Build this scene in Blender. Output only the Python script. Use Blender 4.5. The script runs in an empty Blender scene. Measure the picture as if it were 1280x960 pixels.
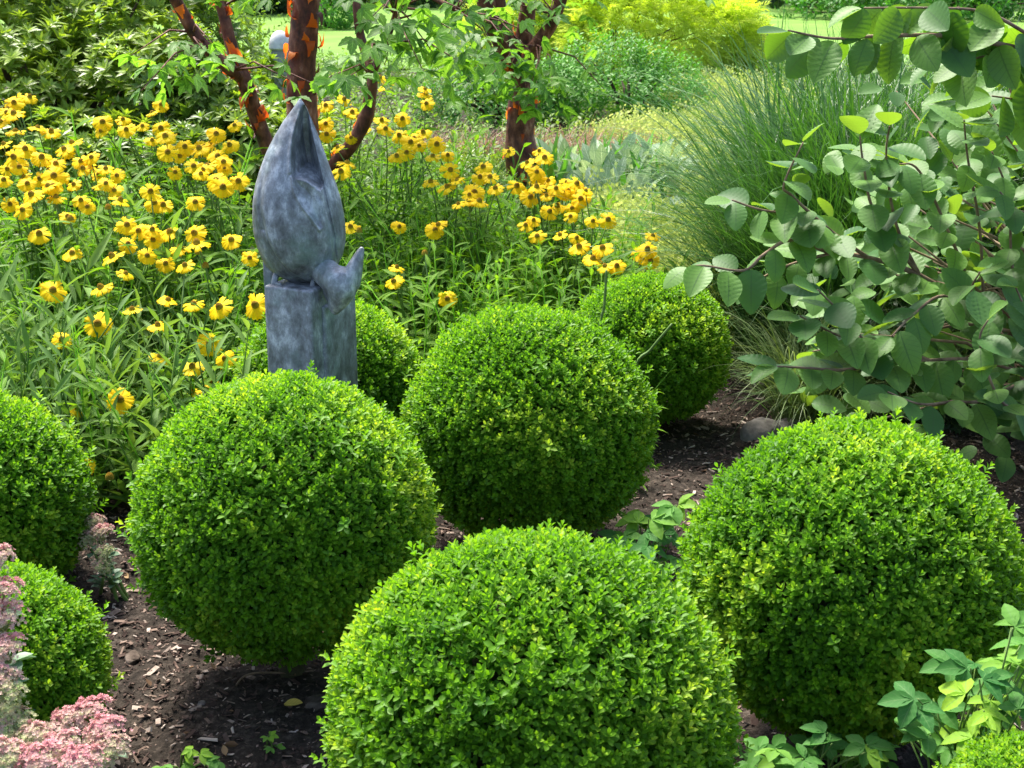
import bpy, math, random
import numpy as np
from mathutils import Vector, Matrix, Euler

S = bpy.context.scene
COL = S.collection
rnd = random.Random(7)
rg = np.random.default_rng(11)
R_ = math.radians

# ------------------------------------------------------------------ camera, sky, sun, exposure
PITCH = R_(17.0)
CAMH = 1.6
FPX = 1900.0                      # focal length in pixels of the 1280 wide photograph
cd = bpy.data.cameras.new('camera')
cam = bpy.data.objects.new('camera', cd)
COL.objects.link(cam)
cam.location = (0, 0, CAMH)
cam.rotation_euler = (R_(90) - PITCH, 0, 0)
cd.sensor_width = 36.0
cd.lens = 36.0 * FPX / 1280.0
cd.clip_start = 0.05
cd.clip_end = 1000
cd.dof.use_dof = True
cd.dof.focus_distance = 3.6
cd.dof.aperture_fstop = 20.0
S.camera = cam

SUN_EL, SUN_AZ = R_(61), R_(-30)      # azimuth from +Y, negative = to the left
w = bpy.data.worlds.new('World')
S.world = w
w.use_nodes = True
wn = w.node_tree.nodes
sky = wn.new('ShaderNodeTexSky')
sky.sky_type = 'NISHITA'
sky.sun_disc = False
sky.sun_elevation = SUN_EL
sky.sun_rotation = SUN_AZ % (2 * math.pi)
sky.air_density = 1.0
sky.dust_density = 3.0
sky.ozone_density = 1.0
bg = wn['Background']
bg.inputs[1].default_value = 0.15
w.node_tree.links.new(sky.outputs[0], bg.inputs[0])
sl = bpy.data.lights.new('sun', 'SUN')
sl.energy = 4.5
sl.angle = R_(14.0)
sl.color = (1.0, 0.95, 0.85)
sun = bpy.data.objects.new('sun', sl)
COL.objects.link(sun)
sdir = Vector((math.sin(SUN_AZ) * math.cos(SUN_EL), math.cos(SUN_AZ) * math.cos(SUN_EL), math.sin(SUN_EL)))
sun.rotation_euler = sdir.to_track_quat('Z', 'Y').to_euler()
vs = S.view_settings
vs.view_transform = 'Standard'
vs.look = 'None'
vs.exposure = 1.32
vs.gamma = 1.0
S.cycles.max_bounces = 8
S.cycles.transmission_bounces = 6
S.cycles.diffuse_bounces = 4

# ------------------------------------------------------------------ helpers
CP, SP = math.cos(PITCH), math.sin(PITCH)


def ray(px, py):
    rx, ry = (px - 640) / FPX, -(py - 480) / FPX
    return Vector((rx, CP + ry * SP, -SP + ry * CP))


def W(px, py, Y):
    d = ray(px, py)
    k = Y / d.y
    return Vector((d.x * k, Y, CAMH + d.z * k))


def G(px, py, z=0.0):
    d = ray(px, py)
    k = (z - CAMH) / d.z
    return Vector((d.x * k, d.y * k, z))


def nrm(a):
    a = np.asarray(a, float)
    return a / np.maximum(np.linalg.norm(a, axis=-1, keepdims=True), 1e-9)


def frames(d, n):
    """columns: x = width, y = length (d), z = face normal"""
    y = nrm(d)
    x = nrm(np.cross(y, n))
    z = np.cross(x, y)
    return np.stack([x, y, z], axis=-1)


class MB:
    """collects vertices, quads and the attributes tint / uvw for one mesh"""

    def __init__(s):
        s.V, s.Q, s.T, s.U = [], [], [], []
        s.n = 0

    def add(s, V, Q, tint=None, uvw=None):
        V = np.asarray(V, float).reshape(-1, 3)
        Q = np.asarray(Q, int).reshape(-1, 4)
        s.V.append(V)
        s.Q.append(Q + s.n)
        s.T.append(np.full(len(V), 0.5) if tint is None else np.broadcast_to(np.asarray(tint, float), (len(V),)))
        s.U.append(np.zeros((len(V), 3)) if uvw is None else np.asarray(uvw, float).reshape(-1, 3))
        s.n += len(V)
        return s

    def scatter(s, tpl, R, P, size, tint):
        """tpl: dict V,Q,T,U; R (N,3,3), P (N,3), size (N,) or (N,3)"""
        P = np.asarray(P, float)
        N = len(P)
        if N == 0:
            return s
        size = np.asarray(size, float)
        if size.ndim == 0:
            size = np.full(N, float(size))
        if size.ndim == 1:
            size = np.repeat(size[:, None], 3, 1)
        tv = tpl['V']
        V = np.einsum('nij,nvj->nvi', R, tv[None] * size[:, None, :]) + P[:, None]
        nv = len(tv)
        Q = tpl['Q'][None] + (np.arange(N) * nv)[:, None, None]
        T = np.clip(np.asarray(tint, float).reshape(-1, 1) * np.ones((N, 1)) + tpl['T'][None], 0, 1)
        U = np.repeat(tpl['U'][None], N, 0)
        return s.add(V.reshape(-1, 3), Q.reshape(-1, 4), T.reshape(-1), U.reshape(-1, 3))

    def tube(s, pts, rad, sides=6, tint=0.5, cap=True):
        pts = [np.asarray(p, float) for p in pts]
        n = len(pts)
        if np.ndim(rad) == 0:
            rad = [rad] * n
        V, U = [], []
        up = np.array([0.3, 0.2, 1.0])
        L = 0.0
        for i, p in enumerate(pts):
            t = nrm(pts[min(i + 1, n - 1)] - pts[max(i - 1, 0)])
            a = np.cross(t, up)
            if np.linalg.norm(a) < 1e-3:
                a = np.cross(t, [1, 0, 0])
            a = nrm(a)
            b = np.cross(t, a)
            if i:
                L += np.linalg.norm(p - pts[i - 1])
            for k in range(sides):
                an = 2 * math.pi * k / sides
                V.append(p + rad[i] * (a * math.cos(an) + b * math.sin(an)))
                U.append((k / sides, L, 0))
        Q = [(i * sides + k, i * sides + (k + 1) % sides, (i + 1) * sides + (k + 1) % sides, (i + 1) * sides + k)
             for i in range(n - 1) for k in range(sides)]
        if cap:
            V.append(pts[-1] + nrm(pts[-1] - pts[-2]) * rad[-1] * 0.5)
            U.append((0, L, 0))
            c = len(V) - 1
            o = (n - 1) * sides
            for k in range(0, sides, 2):
                Q.append((o + k, o + (k + 1) % sides, o + (k + 2) % sides, c))
        return s.add(V, Q, tint, U)

    def mesh(s, name, mat, origin=(0, 0, 0), smooth=True):
        V = np.concatenate(s.V) - np.asarray(origin, float)
        Q = np.concatenate(s.Q)
        me = bpy.data.meshes.new(name)
        me.vertices.add(len(V))
        me.vertices.foreach_set('co', V.astype(np.float32).ravel())
        me.loops.add(len(Q) * 4)
        me.loops.foreach_set('vertex_index', Q.astype(np.int32).ravel())
        me.polygons.add(len(Q))
        me.polygons.foreach_set('loop_start', np.arange(0, len(Q) * 4, 4, dtype=np.int32))
        me.update(calc_edges=True)
        a = me.attributes.new('tint', 'FLOAT', 'POINT')
        a.data.foreach_set('value', np.concatenate(s.T).astype(np.float32))
        a = me.attributes.new('uvw', 'FLOAT_VECTOR', 'POINT')
        a.data.foreach_set('vector', np.concatenate(s.U).astype(np.float32).ravel())
        me.polygons.foreach_set('use_smooth', np.full(len(Q), smooth))
        if mat:
            me.materials.append(mat)
        return me


def link(name, me, parent=None, loc=(0, 0, 0)):
    o = bpy.data.objects.new(name, me)
    COL.objects.link(o)
    o.location = loc
    if parent:
        o.parent = parent
    return o


def thing(name, label, cat, loc=(0, 0, 0), group=None):
    o = bpy.data.objects.new(name, None)
    o.empty_display_size = 0.1
    COL.objects.link(o)
    o.location = loc
    o['label'] = label
    o['category'] = cat
    if group:
        o['group'] = group
    return o


def tag(o, label=None, cat=None, group=None, kind=None):
    if label:
        o['label'] = label
    if cat:
        o['category'] = cat
    if group:
        o['group'] = group
    if kind:
        o['kind'] = kind
    return o


def rand_dirs(n):
    return nrm(rg.normal(size=(n, 3)))


def lattice(seed, n=64):
    return np.random.default_rng(seed).random((n, n))


def vnoise(x, y, seed, n=64):
    """smooth value noise on a wrapped lattice"""
    g = lattice(seed, n)
    xi, yi = np.floor(x).astype(int), np.floor(y).astype(int)
    fx, fy = x - xi, y - yi
    fx, fy = fx * fx * (3 - 2 * fx), fy * fy * (3 - 2 * fy)
    a, b = g[xi % n, yi % n], g[(xi + 1) % n, yi % n]
    c, d = g[xi % n, (yi + 1) % n], g[(xi + 1) % n, (yi + 1) % n]
    return (a * (1 - fx) + b * fx) * (1 - fy) + (c * (1 - fx) + d * fx) * fy


def snoise(D, f, seed):
    """cheap smooth noise on 3D points, about -1..1"""
    r = np.random.default_rng(seed)
    o = np.zeros(len(D))
    for k in range(5):
        v = r.normal(size=3) * f
        o += np.sin(D @ v + r.random() * 6.28)
    return o / 2.2


# ------------------------------------------------------------------ materials
def newmat(name):
    m = bpy.data.materials.new(name)
    m.use_nodes = True
    nt = m.node_tree
    nt.nodes.clear()
    out = nt.nodes.new('ShaderNodeOutputMaterial')
    return m, nt, out


def N(nt, t, **kw):
    n = nt.nodes.new(t)
    for k, v in kw.items():
        setattr(n, k, v)
    return n


def ramp(nt, fac, stops):
    r = N(nt, 'ShaderNodeValToRGB')
    el = r.color_ramp.elements
    while len(el) < len(stops):
        el.new(0.5)
    for e, (p, c) in zip(el, stops):
        e.position = p
        e.color = (*c, 1)
    nt.links.new(fac, r.inputs[0])
    return r.outputs[0]


def noise(nt, scale, detail=3, vec=None, rough=0.55):
    n = N(nt, 'ShaderNodeTexNoise')
    n.inputs['Scale'].default_value = scale
    n.inputs['Detail'].default_value = detail
    n.inputs['Roughness'].default_value = rough
    if vec is None:
        tc = N(nt, 'ShaderNodeTexCoord')
        vec = tc.outputs['Object']
    nt.links.new(vec, n.inputs['Vector'])
    return n.outputs['Fac']


def math_(nt, op, a, b=None, c=None):
    m = N(nt, 'ShaderNodeMath', operation=op)
    for i, x in enumerate((a, b, c)):
        if x is None:
            continue
        if isinstance(x, (int, float)):
            m.inputs[i].default_value = x
        else:
            nt.links.new(x, m.inputs[i])
    return m.outputs[0]


def mixc(nt, fac, a, b, blend='MIX'):
    m = N(nt, 'ShaderNodeMix', data_type='RGBA', blend_type=blend)
    for sock, x in ((m.inputs[0], fac), (m.inputs[6], a), (m.inputs[7], b)):
        if isinstance(x, (int, float)):
            sock.default_value = x
        elif isinstance(x, tuple):
            sock.default_value = (*x, 1)
        else:
            nt.links.new(x, sock)
    return m.outputs[2]


def leaf_mat(name, dark, light, trans=0.4, tcol=None, rough=0.4, spec=0.5, veins=None, nscale=3.0, mid=None, vcol=None, under=None):
    m, nt, out = newmat(name)
    at = N(nt, 'ShaderNodeAttribute', attribute_name='tint')
    nz = noise(nt, nscale, 2)
    f = math_(nt, 'ADD', at.outputs['Fac'], math_(nt, 'MULTIPLY', math_(nt, 'SUBTRACT', nz, 0.5), 0.5))
    stops = [(0.0, dark), (1.0, light)] if mid is None else [(0.0, dark), (0.55, mid), (1.0, light)]
    c = ramp(nt, f, stops)
    bump = None
    if veins:
        ua = N(nt, 'ShaderNodeAttribute', attribute_name='uvw')
        sp = N(nt, 'ShaderNodeSeparateXYZ')
        nt.links.new(ua.outputs['Vector'], sp.inputs[0])
        au = math_(nt, 'ABSOLUTE', sp.outputs[0])
        ph = math_(nt, 'FRACT', math_(nt, 'SUBTRACT', math_(nt, 'MULTIPLY', sp.outputs[1], float(veins)), math_(nt, 'MULTIPLY', au, 1.6)))
        lat = math_(nt, 'LESS_THAN', math_(nt, 'ABSOLUTE', math_(nt, 'SUBTRACT', ph, 0.5)), 0.07)
        mr = math_(nt, 'LESS_THAN', au, 0.055)
        vm = math_(nt, 'MAXIMUM', math_(nt, 'MULTIPLY', lat, 0.45), mr)
        c = mixc(nt, math_(nt, 'MULTIPLY', vm, 0.55), c, vcol or tuple(min(1, x * 2.0 + 0.05) for x in light))
    if under is not None:
        geo = N(nt, 'ShaderNodeNewGeometry')
        c = mixc(nt, math_(nt, 'MULTIPLY', geo.outputs['Backfacing'], 0.8), c, under)
    p = N(nt, 'ShaderNodeBsdfPrincipled')
    nt.links.new(c, p.inputs['Base Color'])
    p.inputs['Roughness'].default_value = rough
    p.inputs['Specular IOR Level'].default_value = spec
    t = N(nt, 'ShaderNodeBsdfTranslucent')
    tc = mixc(nt, 1.0, c, tcol or (1.6, 1.45, 0.5), 'MULTIPLY')
    nt.links.new(tc, t.inputs[0])
    mx = N(nt, 'ShaderNodeMixShader')
    mx.inputs[0].default_value = trans
    nt.links.new(p.outputs[0], mx.inputs[1])
    nt.links.new(t.outputs[0], mx.inputs[2])
    nt.links.new(mx.outputs[0], out.inputs[0])
    return m


def solid_mat(name, stops, nscale=20, rough=0.7, spec=0.3, stretch=None, bumpk=0.0, tintmix=False, metallic=0.0, detail=4):
    m, nt, out = newmat(name)
    tc = N(nt, 'ShaderNodeTexCoord')
    vec = tc.outputs['Object']
    if stretch:
        mp = N(nt, 'ShaderNodeMapping')
        mp.inputs['Scale'].default_value = stretch
        nt.links.new(vec, mp.inputs[0])
        vec = mp.outputs[0]
    nz = noise(nt, nscale, detail, vec, 0.6)
    f = nz
    if tintmix:
        at = N(nt, 'ShaderNodeAttribute', attribute_name='tint')
        f = math_(nt, 'ADD', at.outputs['Fac'], math_(nt, 'MULTIPLY', math_(nt, 'SUBTRACT', nz, 0.5), 0.6))
    c = ramp(nt, f, stops)
    p = N(nt, 'ShaderNodeBsdfPrincipled')
    nt.links.new(c, p.inputs['Base Color'])
    p.inputs['Roughness'].default_value = rough
    p.inputs['Specular IOR Level'].default_value = spec
    p.inputs['Metallic'].default_value = metallic
    if bumpk:
        b = N(nt, 'ShaderNodeBump')
        b.inputs['Strength'].default_value = bumpk
        b.inputs['Distance'].default_value = 0.01
        nt.links.new(nz, b.inputs['Height'])
        nt.links.new(b.outputs[0], p.inputs['Normal'])
    nt.links.new(p.outputs[0], out.inputs[0])
    return m


M = {}
M['box'] = leaf_mat('boxwood leaf', (0.05, 0.17, 0.008), (0.46, 0.60, 0.06), 0.46, (1.3, 1.3, 0.45), 0.5, 0.28, nscale=2.2, mid=(0.155, 0.345, 0.018))
M['box_wood'] = solid_mat('boxwood twig and dark core', [(0.3, (0.02, 0.022, 0.008)), (0.7, (0.06, 0.055, 0.025))], 40)
M['helen'] = leaf_mat('helenium leaf', (0.03, 0.105, 0.010), (0.17, 0.32, 0.03), 0.45, (1.5, 1.5, 0.4), 0.6, 0.12, veins=5)
M['silver'] = leaf_mat('narrow silvery leaf', (0.05, 0.14, 0.025), (0.19, 0.31, 0.075), 0.35, (1.4, 1.4, 0.5), 0.6, 0.18)
M['stem'] = solid_mat('green stem', [(0.3, (0.07, 0.14, 0.025)), (0.7, (0.16, 0.26, 0.06))], 30, 0.6)
M['petal'] = leaf_mat('yellow petal', (0.90, 0.55, 0.002), (0.95, 0.71, 0.004), 0.4, (1.05, 1.0, 0.7), 0.6, 0.15)
M['disc'] = solid_mat('flower disc', [(0.15, (0.26, 0.12, 0.012)), (0.45, (0.50, 0.31, 0.025)), (0.75, (0.62, 0.52, 0.06))], 260, 0.9, 0.1, bumpk=1.0, tintmix=True)
M['maple'] = leaf_mat('maple leaf', (0.06, 0.16, 0.03), (0.22, 0.40, 0.07), 0.5, (1.5, 1.6, 0.45), 0.5, 0.35, veins=5)
M['bark'] = solid_mat('paperbark', [(0.32, (0.03, 0.010, 0.007)), (0.46, (0.105, 0.030, 0.018)), (0.58, (0.19, 0.065, 0.038)), (0.72, (0.38, 0.20, 0.14))], 26, 0.6, 0.35, (1, 1, .55), 1.0, detail=7)
M['peel'] = leaf_mat('peeling bark curl', (0.48, 0.10, 0.02), (0.86, 0.28, 0.04), 0.65, (1.5, 1.0, 0.5), 0.45, 0.4)
M['rhodo'] = leaf_mat('rhododendron leaf', (0.05, 0.12, 0.014), (0.30, 0.42, 0.06), 0.4, (1.5, 1.5, 0.4), 0.4, 0.45, veins=6, nscale=1.3)
M['golden'] = leaf_mat('golden conifer spray', (0.28, 0.40, 0.02), (0.62, 0.72, 0.08), 0.42, (1.1, 1.2, 0.5), 0.7, 0.15, nscale=1.0)
M['green_herb'] = leaf_mat('fresh green leaf', (0.05, 0.18, 0.022), (0.16, 0.40, 0.05), 0.35, (1.2, 1.3, 0.5), 0.5, 0.3, nscale=1.5)
M['chart'] = leaf_mat('frothy chartreuse', (0.30, 0.40, 0.08), (0.62, 0.66, 0.26), 0.35, (1.05, 1.1, 0.7), 0.7, 0.2, nscale=1.2)
M['sedge'] = leaf_mat('brown sedge blade', (0.17, 0.09, 0.055), (0.38, 0.26, 0.17), 0.3, (1.2, 1.0, 0.8), 0.5, 0.3)
M['grass'] = leaf_mat('tall grass blade', (0.022, 0.085, 0.016), (0.10, 0.23, 0.045), 0.3, (1.2, 1.3, 0.5), 0.45, 0.45)
M['finegrass'] = leaf_mat('fine grass blade', (0.05, 0.12, 0.03), (0.22, 0.29, 0.10), 0.35, (1.2, 1.2, 0.6), 0.5, 0.4)
M['stachys'] = leaf_mat('grey felted leaf', (0.22, 0.32, 0.20), (0.45, 0.55, 0.38), 0.25, (1.2, 1.3, 0.7), 0.8, 0.2, veins=5)
M['hazel'] = leaf_mat('big pleated leaf', (0.034, 0.11, 0.032), (0.145, 0.28, 0.062), 0.34, (2.2, 2.1, 0.3), 0.5, 0.25, veins=8, vcol=(0.05, 0.11, 0.04), under=(0.14, 0.24, 0.09))
M['hazel_wood'] = solid_mat('grey brown twig', [(0.3, (0.10, 0.065, 0.04)), (0.7, (0.30, 0.21, 0.14))], 30, 0.8)
M['aqui'] = leaf_mat('blue green lobed leaf', (0.04, 0.15, 0.035), (0.28, 0.46, 0.035), 0.36, (1.3, 1.4, 0.4), 0.6, 0.13, veins=5, mid=(0.11, 0.27, 0.05), vcol=(0.14, 0.26, 0.09))
M['sedum'] = leaf_mat('sedum floret', (0.30, 0.38, 0.15), (0.60, 0.25, 0.28), 0.2, (1.0, 1.0, 0.9), 0.8, 0.1, mid=(0.60, 0.41, 0.36), nscale=25)
M['sedum_leaf'] = leaf_mat('fleshy leaf', (0.10, 0.20, 0.11), (0.22, 0.34, 0.19), 0.12, (1.2, 1.3, 0.7), 0.5, 0.4)
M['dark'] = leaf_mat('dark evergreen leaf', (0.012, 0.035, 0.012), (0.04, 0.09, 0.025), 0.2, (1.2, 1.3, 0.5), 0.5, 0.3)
M['midbush'] = leaf_mat('mid green shrub leaf', (0.05, 0.12, 0.02), (0.20, 0.32, 0.06), 0.4, (1.4, 1.5, 0.45), 0.5, 0.3)
M['wood'] = solid_mat('dark wood', [(0.3, (0.03, 0.02, 0.012)), (0.7, (0.10, 0.07, 0.045))], 20, 0.85, bumpk=0.5)
M['stone'] = solid_mat('grey stone', [(0.3, (0.07, 0.062, 0.056)), (0.5, (0.15, 0.135, 0.125)), (0.7, (0.27, 0.25, 0.23))], 18, 0.9, 0.2, bumpk=0.8)
M['brownstone'] = solid_mat('brown stone', [(0.3, (0.04, 0.03, 0.024)), (0.5, (0.085, 0.065, 0.052)), (0.7, (0.15, 0.12, 0.10))], 30, 0.95, 0.1, bumpk=0.8)
M['whitestone'] = solid_mat('pale stone', [(0.3, (0.42, 0.43, 0.46)), (0.7, (0.72, 0.73, 0.76))], 25, 0.7)
M['greystone'] = solid_mat('weathered grey stone', [(0.3, (0.22, 0.23, 0.22)), (0.7, (0.38, 0.39, 0.37))], 25, 0.8)
M['chip'] = solid_mat('bark chip', [(0.0, (0.022, 0.014, 0.011)), (0.4, (0.08, 0.05, 0.04)), (0.7, (0.22, 0.155, 0.12)), (1.0, (0.50, 0.42, 0.36))], 60, 0.9, 0.2, tintmix=True)
M['fallen'] = leaf_mat('fallen leaf', (0.45, 0.38, 0.05), (0.62, 0.42, 0.10), 0.2, (1, 1, 1), 0.6, 0.3, veins=5)


def bronze():
    m, nt, out = newmat('blue grey patinated bronze')
    tc = N(nt, 'ShaderNodeTexCoord')
    mp = N(nt, 'ShaderNodeMapping')
    mp.inputs['Scale'].default_value = (1, 1, 0.6)
    nt.links.new(tc.outputs['Object'], mp.inputs[0])
    a = noise(nt, 30, 9, mp.outputs[0], 0.72)
    b = noise(nt, 6, 3, mp.outputs[0], 0.5)
    f = math_(nt, 'ADD', math_(nt, 'MULTIPLY', a, 0.75), math_(nt, 'MULTIPLY', b, 0.25))
    c = ramp(nt, f, [(0.36, (0.062, 0.068, 0.078)), (0.45, (0.145, 0.160, 0.180)), (0.53, (0.235, 0.26, 0.295)), (0.63, (0.50, 0.54, 0.60))])
    g = noise(nt, 9, 3, tc.outputs['Object'])
    c = mixc(nt, ramp(nt, g, [(0.56, (0, 0, 0)), (0.72, (0.45, 0.45, 0.45))]), c, (0.16, 0.27, 0.25))
    # the worn underside shows brownish metal in a few rubbed places
    h = noise(nt, 13, 4, tc.outputs['Object'])
    c = mixc(nt, ramp(nt, h, [(0.62, (0, 0, 0)), (0.74, (0.5, 0.5, 0.5))]), c, (0.10, 0.085, 0.08))
    p = N(nt, 'ShaderNodeBsdfPrincipled')
    nt.links.new(c, p.inputs['Base Color'])
    p.inputs['Metallic'].default_value = 0.25
    r = math_(nt, 'ADD', math_(nt, 'MULTIPLY', a, 0.35), 0.30)
    nt.links.new(r, p.inputs['Roughness'])
    bu = N(nt, 'ShaderNodeBump')
    bu.inputs['Strength'].default_value = 0.4
    bu.inputs['Distance'].default_value = 0.006
    nt.links.new(a, bu.inputs['Height'])
    nt.links.new(bu.outputs[0], p.inputs['Normal'])
    nt.links.new(p.outputs[0], out.inputs[0])
    return m


M['bronze'] = bronze()


def soil_mat():
    m, nt, out = newmat('dark mulch soil')
    a = noise(nt, 55, 6, None, 0.7)
    b = noise(nt, 2.0, 3)
    f = math_(nt, 'ADD', math_(nt, 'MULTIPLY', a, 0.75), math_(nt, 'MULTIPLY', b, 0.25))
    c = ramp(nt, f, [(0.32, (0.011, 0.009, 0.007)), (0.52, (0.036, 0.028, 0.022)), (0.64, (0.095, 0.075, 0.060)), (0.76, (0.23, 0.19, 0.155))])
    p = N(nt, 'ShaderNodeBsdfPrincipled')
    nt.links.new(c, p.inputs['Base Color'])
    p.inputs['Roughness'].default_value = 0.95
    p.inputs['Specular IOR Level'].default_value = 0.15
    bu = N(nt, 'ShaderNodeBump')
    bu.inputs['Strength'].default_value = 0.9
    bu.inputs['Distance'].default_value = 0.012
    nt.links.new(a, bu.inputs['Height'])
    nt.links.new(bu.outputs[0], p.inputs['Normal'])
    nt.links.new(p.outputs[0], out.inputs[0])
    return m


M['soil'] = soil_mat()
M['lawn'] = solid_mat('mown lawn', [(0.3, (0.10, 0.20, 0.035)), (0.7, (0.17, 0.30, 0.06))], 1.5, 0.9, 0.1, detail=8)


# ------------------------------------------------------------------ leaf templates
def leaf_tpl(prof, nl=4, nw=2, wid=0.5, cup=0.15, curl=-0.15, pleat=0.0, nv=8, serr=0.0, t0=0.0, stalk=0.0):
    V, U = [], []
    for i in range(nl + 1):
        t = i / nl
        wv = max(prof(t), 0.02) * wid / 2
        if serr:
            wv *= 1 + serr * (1 if i % 2 else -1)
        for j in range(nw + 1):
            u = -1 + 2 * j / nw
            z = cup * u * u * wv + curl * t * t + pleat * math.sin(2 * math.pi * (t * nv - abs(u) * 1.6)) * wv * (1 - abs(u) ** 3)
            V.append((u * wv, stalk + t * (1 - stalk), z))
            U.append((u, t, 0))
    Q = [(i * (nw + 1) + j, i * (nw + 1) + j + 1, (i + 1) * (nw + 1) + j + 1, (i + 1) * (nw + 1) + j) for i in range(nl) for j in range(nw)]
    V = np.array(V, float)
    return dict(V=V, Q=np.array(Q), T=np.zeros(len(V)), U=np.array(U, float))


def p_obov(t): return math.sin(math.pi * min(1, max(0, t)) ** 1.5) ** 0.62
def p_ov(t): return math.sin(math.pi * min(1, max(0, t)) ** 0.78) ** 0.8
def p_lance(t): return math.sin(math.pi * min(1, max(0, t)) ** 0.8) ** 1.1
def p_round(t): return max(0.0, 1 - (2 * (t - 0.48)) ** 2) ** 0.55 * (0.9 + 0.2 * (1 - t)) if 0 < t < 0.98 else 0.03


def merge_tpl(parts):
    """parts: list of (tpl, R, P, size(3), tintoffset)"""
    V, Q, T, U, n = [], [], [], [], 0
    for tp, R, P, s, dt in parts:
        V.append((tp['V'] * np.asarray(s)) @ np.asarray(R).T + np.asarray(P))
        Q.append(tp['Q'] + n)
        T.append(tp['T'] + dt)
        U.append(tp['U'])
        n += len(tp['V'])
    return dict(V=np.concatenate(V), Q=np.concatenate(Q), T=np.concatenate(T), U=np.concatenate(U))


def fr1(d, n): return frames(np.asarray(d, float)[None], np.asarray(n, float)[None])[0]


def as_z(tp):
    """templates built along +Z get turned so that +Y is the length, as scatter's frames expect"""
    v = tp['V']
    tp['V'] = np.stack([v[:, 0], v[:, 2], -v[:, 1]], -1)
    return tp


BOXLEAF = leaf_tpl(p_obov, 4, 2, 0.50, 0.5, -0.10)


def box_sprig(seed):
    r = random.Random(seed)
    parts = []
    n = r.choice((4, 5, 5))
    for k in range(n):
        h = 0.10 + 0.9 * k / n * 0.030 / 0.030
        z = 0.034 * (k / n)
        a0 = (k % 2) * math.pi / 2 + r.uniform(-.3, .3)
        L = (0.0165, 0.0175, 0.0165, 0.0145, 0.011)[min(4, k + (5 - n))] * r.uniform(.88, 1.12)
        el = R_((12, 20, 34, 50, 68)[min(4, k + (5 - n))] + r.uniform(-8, 8))
        for s in (0, math.pi):
            a = a0 + s
            d = (math.cos(a) * math.cos(el), math.sin(a) * math.cos(el), math.sin(el))
            nn = (-math.cos(a) * math.sin(el), -math.sin(a) * math.sin(el), math.cos(el))
            parts.append((BOXLEAF, fr1(d, nn), (0, 0, z), (L * r.uniform(.9, 1.1), L, L), -0.10 + 0.22 * (k / (n - 1)) ** 1.5))
    return as_z(merge_tpl(parts))


SPRIGS = [box_sprig(i) for i in range(8)]


def rosette(leaf, n, L, el, seed, jit=8, zup=0.0, rows=1):
    r = random.Random(seed)
    parts = []
    for row in range(rows):
        for k in range(n):
            a = 2 * math.pi * (k + row * .5) / n + r.uniform(-.25, .25)
            e = R_(el + row * 28 + r.uniform(-jit, jit))
            d = (math.cos(a) * math.cos(e), math.sin(a) * math.cos(e), math.sin(e))
            nn = (-math.cos(a) * math.sin(e), -math.sin(a) * math.sin(e), math.cos(e))
            l = L * r.uniform(.8, 1.1) * (1 - .3 * row)
            parts.append((leaf, fr1(d, nn), (0, 0, row * zup), (l, l, l), row * .12))
    return as_z(merge_tpl(parts))


RHLEAF = leaf_tpl(p_lance, 4, 2, 0.34, 0.35, -0.14)
RHO = [rosette(RHLEAF, 6, 1.0, 18, i, 14, 0.12, 2) for i in range(5)]


def leafy_stem(seed, leaf, n=10, h=1.0, L=0.3, el=25, wid=1.0, bend=0.1, top=0.6):
    """a stem along +Z of height h with n alternate leaves"""
    r = random.Random(seed)
    parts = []
    for k in range(n):
        t = (k + .6) / n
        a = k * 2.4 + r.uniform(-.3, .3)
        e = R_(el + 25 * t + r.uniform(-14, 14))
        d = (math.cos(a) * math.cos(e), math.sin(a) * math.cos(e), math.sin(e))
        nn = (-math.cos(a) * math.sin(e), -math.sin(a) * math.sin(e), math.cos(e))
        l = L * r.uniform(.75, 1.1) * (1 - (1 - top) * t)
        parts.append((leaf, fr1(d, nn), (bend * t * t, 0, h * t), (l * wid, l, l), r.uniform(-.1, .1)))
    sb = MB().tube([(bend * t * t, 0, h * t) for t in (0, .35, .7, 1)], [0.008, .007, .006, .003], 4)
    parts.append((dict(V=np.concatenate(sb.V), Q=np.concatenate(sb.Q), T=np.zeros(sb.n), U=np.zeros((sb.n, 3))), np.eye(3), (0, 0, 0), (1, 1, 1), 0.1))
    return as_z(merge_tpl(parts))


LANCE = leaf_tpl(p_lance, 5, 2, 0.24, 0.4, -0.28)
NARROW = leaf_tpl(p_lance, 4, 2, 0.16, 0.5, -0.2)
OVAL = leaf_tpl(p_ov, 5, 2, 0.5, 0.25, -0.2)
HSTEM = [leafy_stem(i, LANCE, 15, 1.0, 0.27, 15, 1.15, .15 * (i % 3), .45) for i in range(6)]
NSTEM = [leafy_stem(20 + i, NARROW, 12, 1.0, 0.38, 30, 1.0, .15 * (i % 3)) for i in range(4)]
GSTEM = [leafy_stem(40 + i, leaf_tpl(p_ov, 3, 2, 0.42, .3, -.2), 8, 1.0, 0.45, 20, 1.0, .1) for i in range(4)]


def fan_spray(seed):
    """a flat drooping conifer spray"""
    r = random.Random(seed)
    parts = []
    lf = leaf_tpl(p_lance, 2, 1, 0.16, 0, -.2)
    for k in range(13):
        t = k / 12
        s = 1 if k % 2 else -1
        a = math.pi / 2 - s * (1.0 - .55 * t) * r.uniform(.8, 1.1)
        z = -.28 * t * t
        d = (math.cos(a), math.sin(a), r.uniform(-.35, .05))
        parts.append((lf, fr1(d, (0, 0, 1)), (0, t * .75, z), (.5, .42 * (1 - .35 * t), .42), .12 * t))
    return merge_tpl(parts)


FANS = [fan_spray(i) for i in range(4)]


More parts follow.
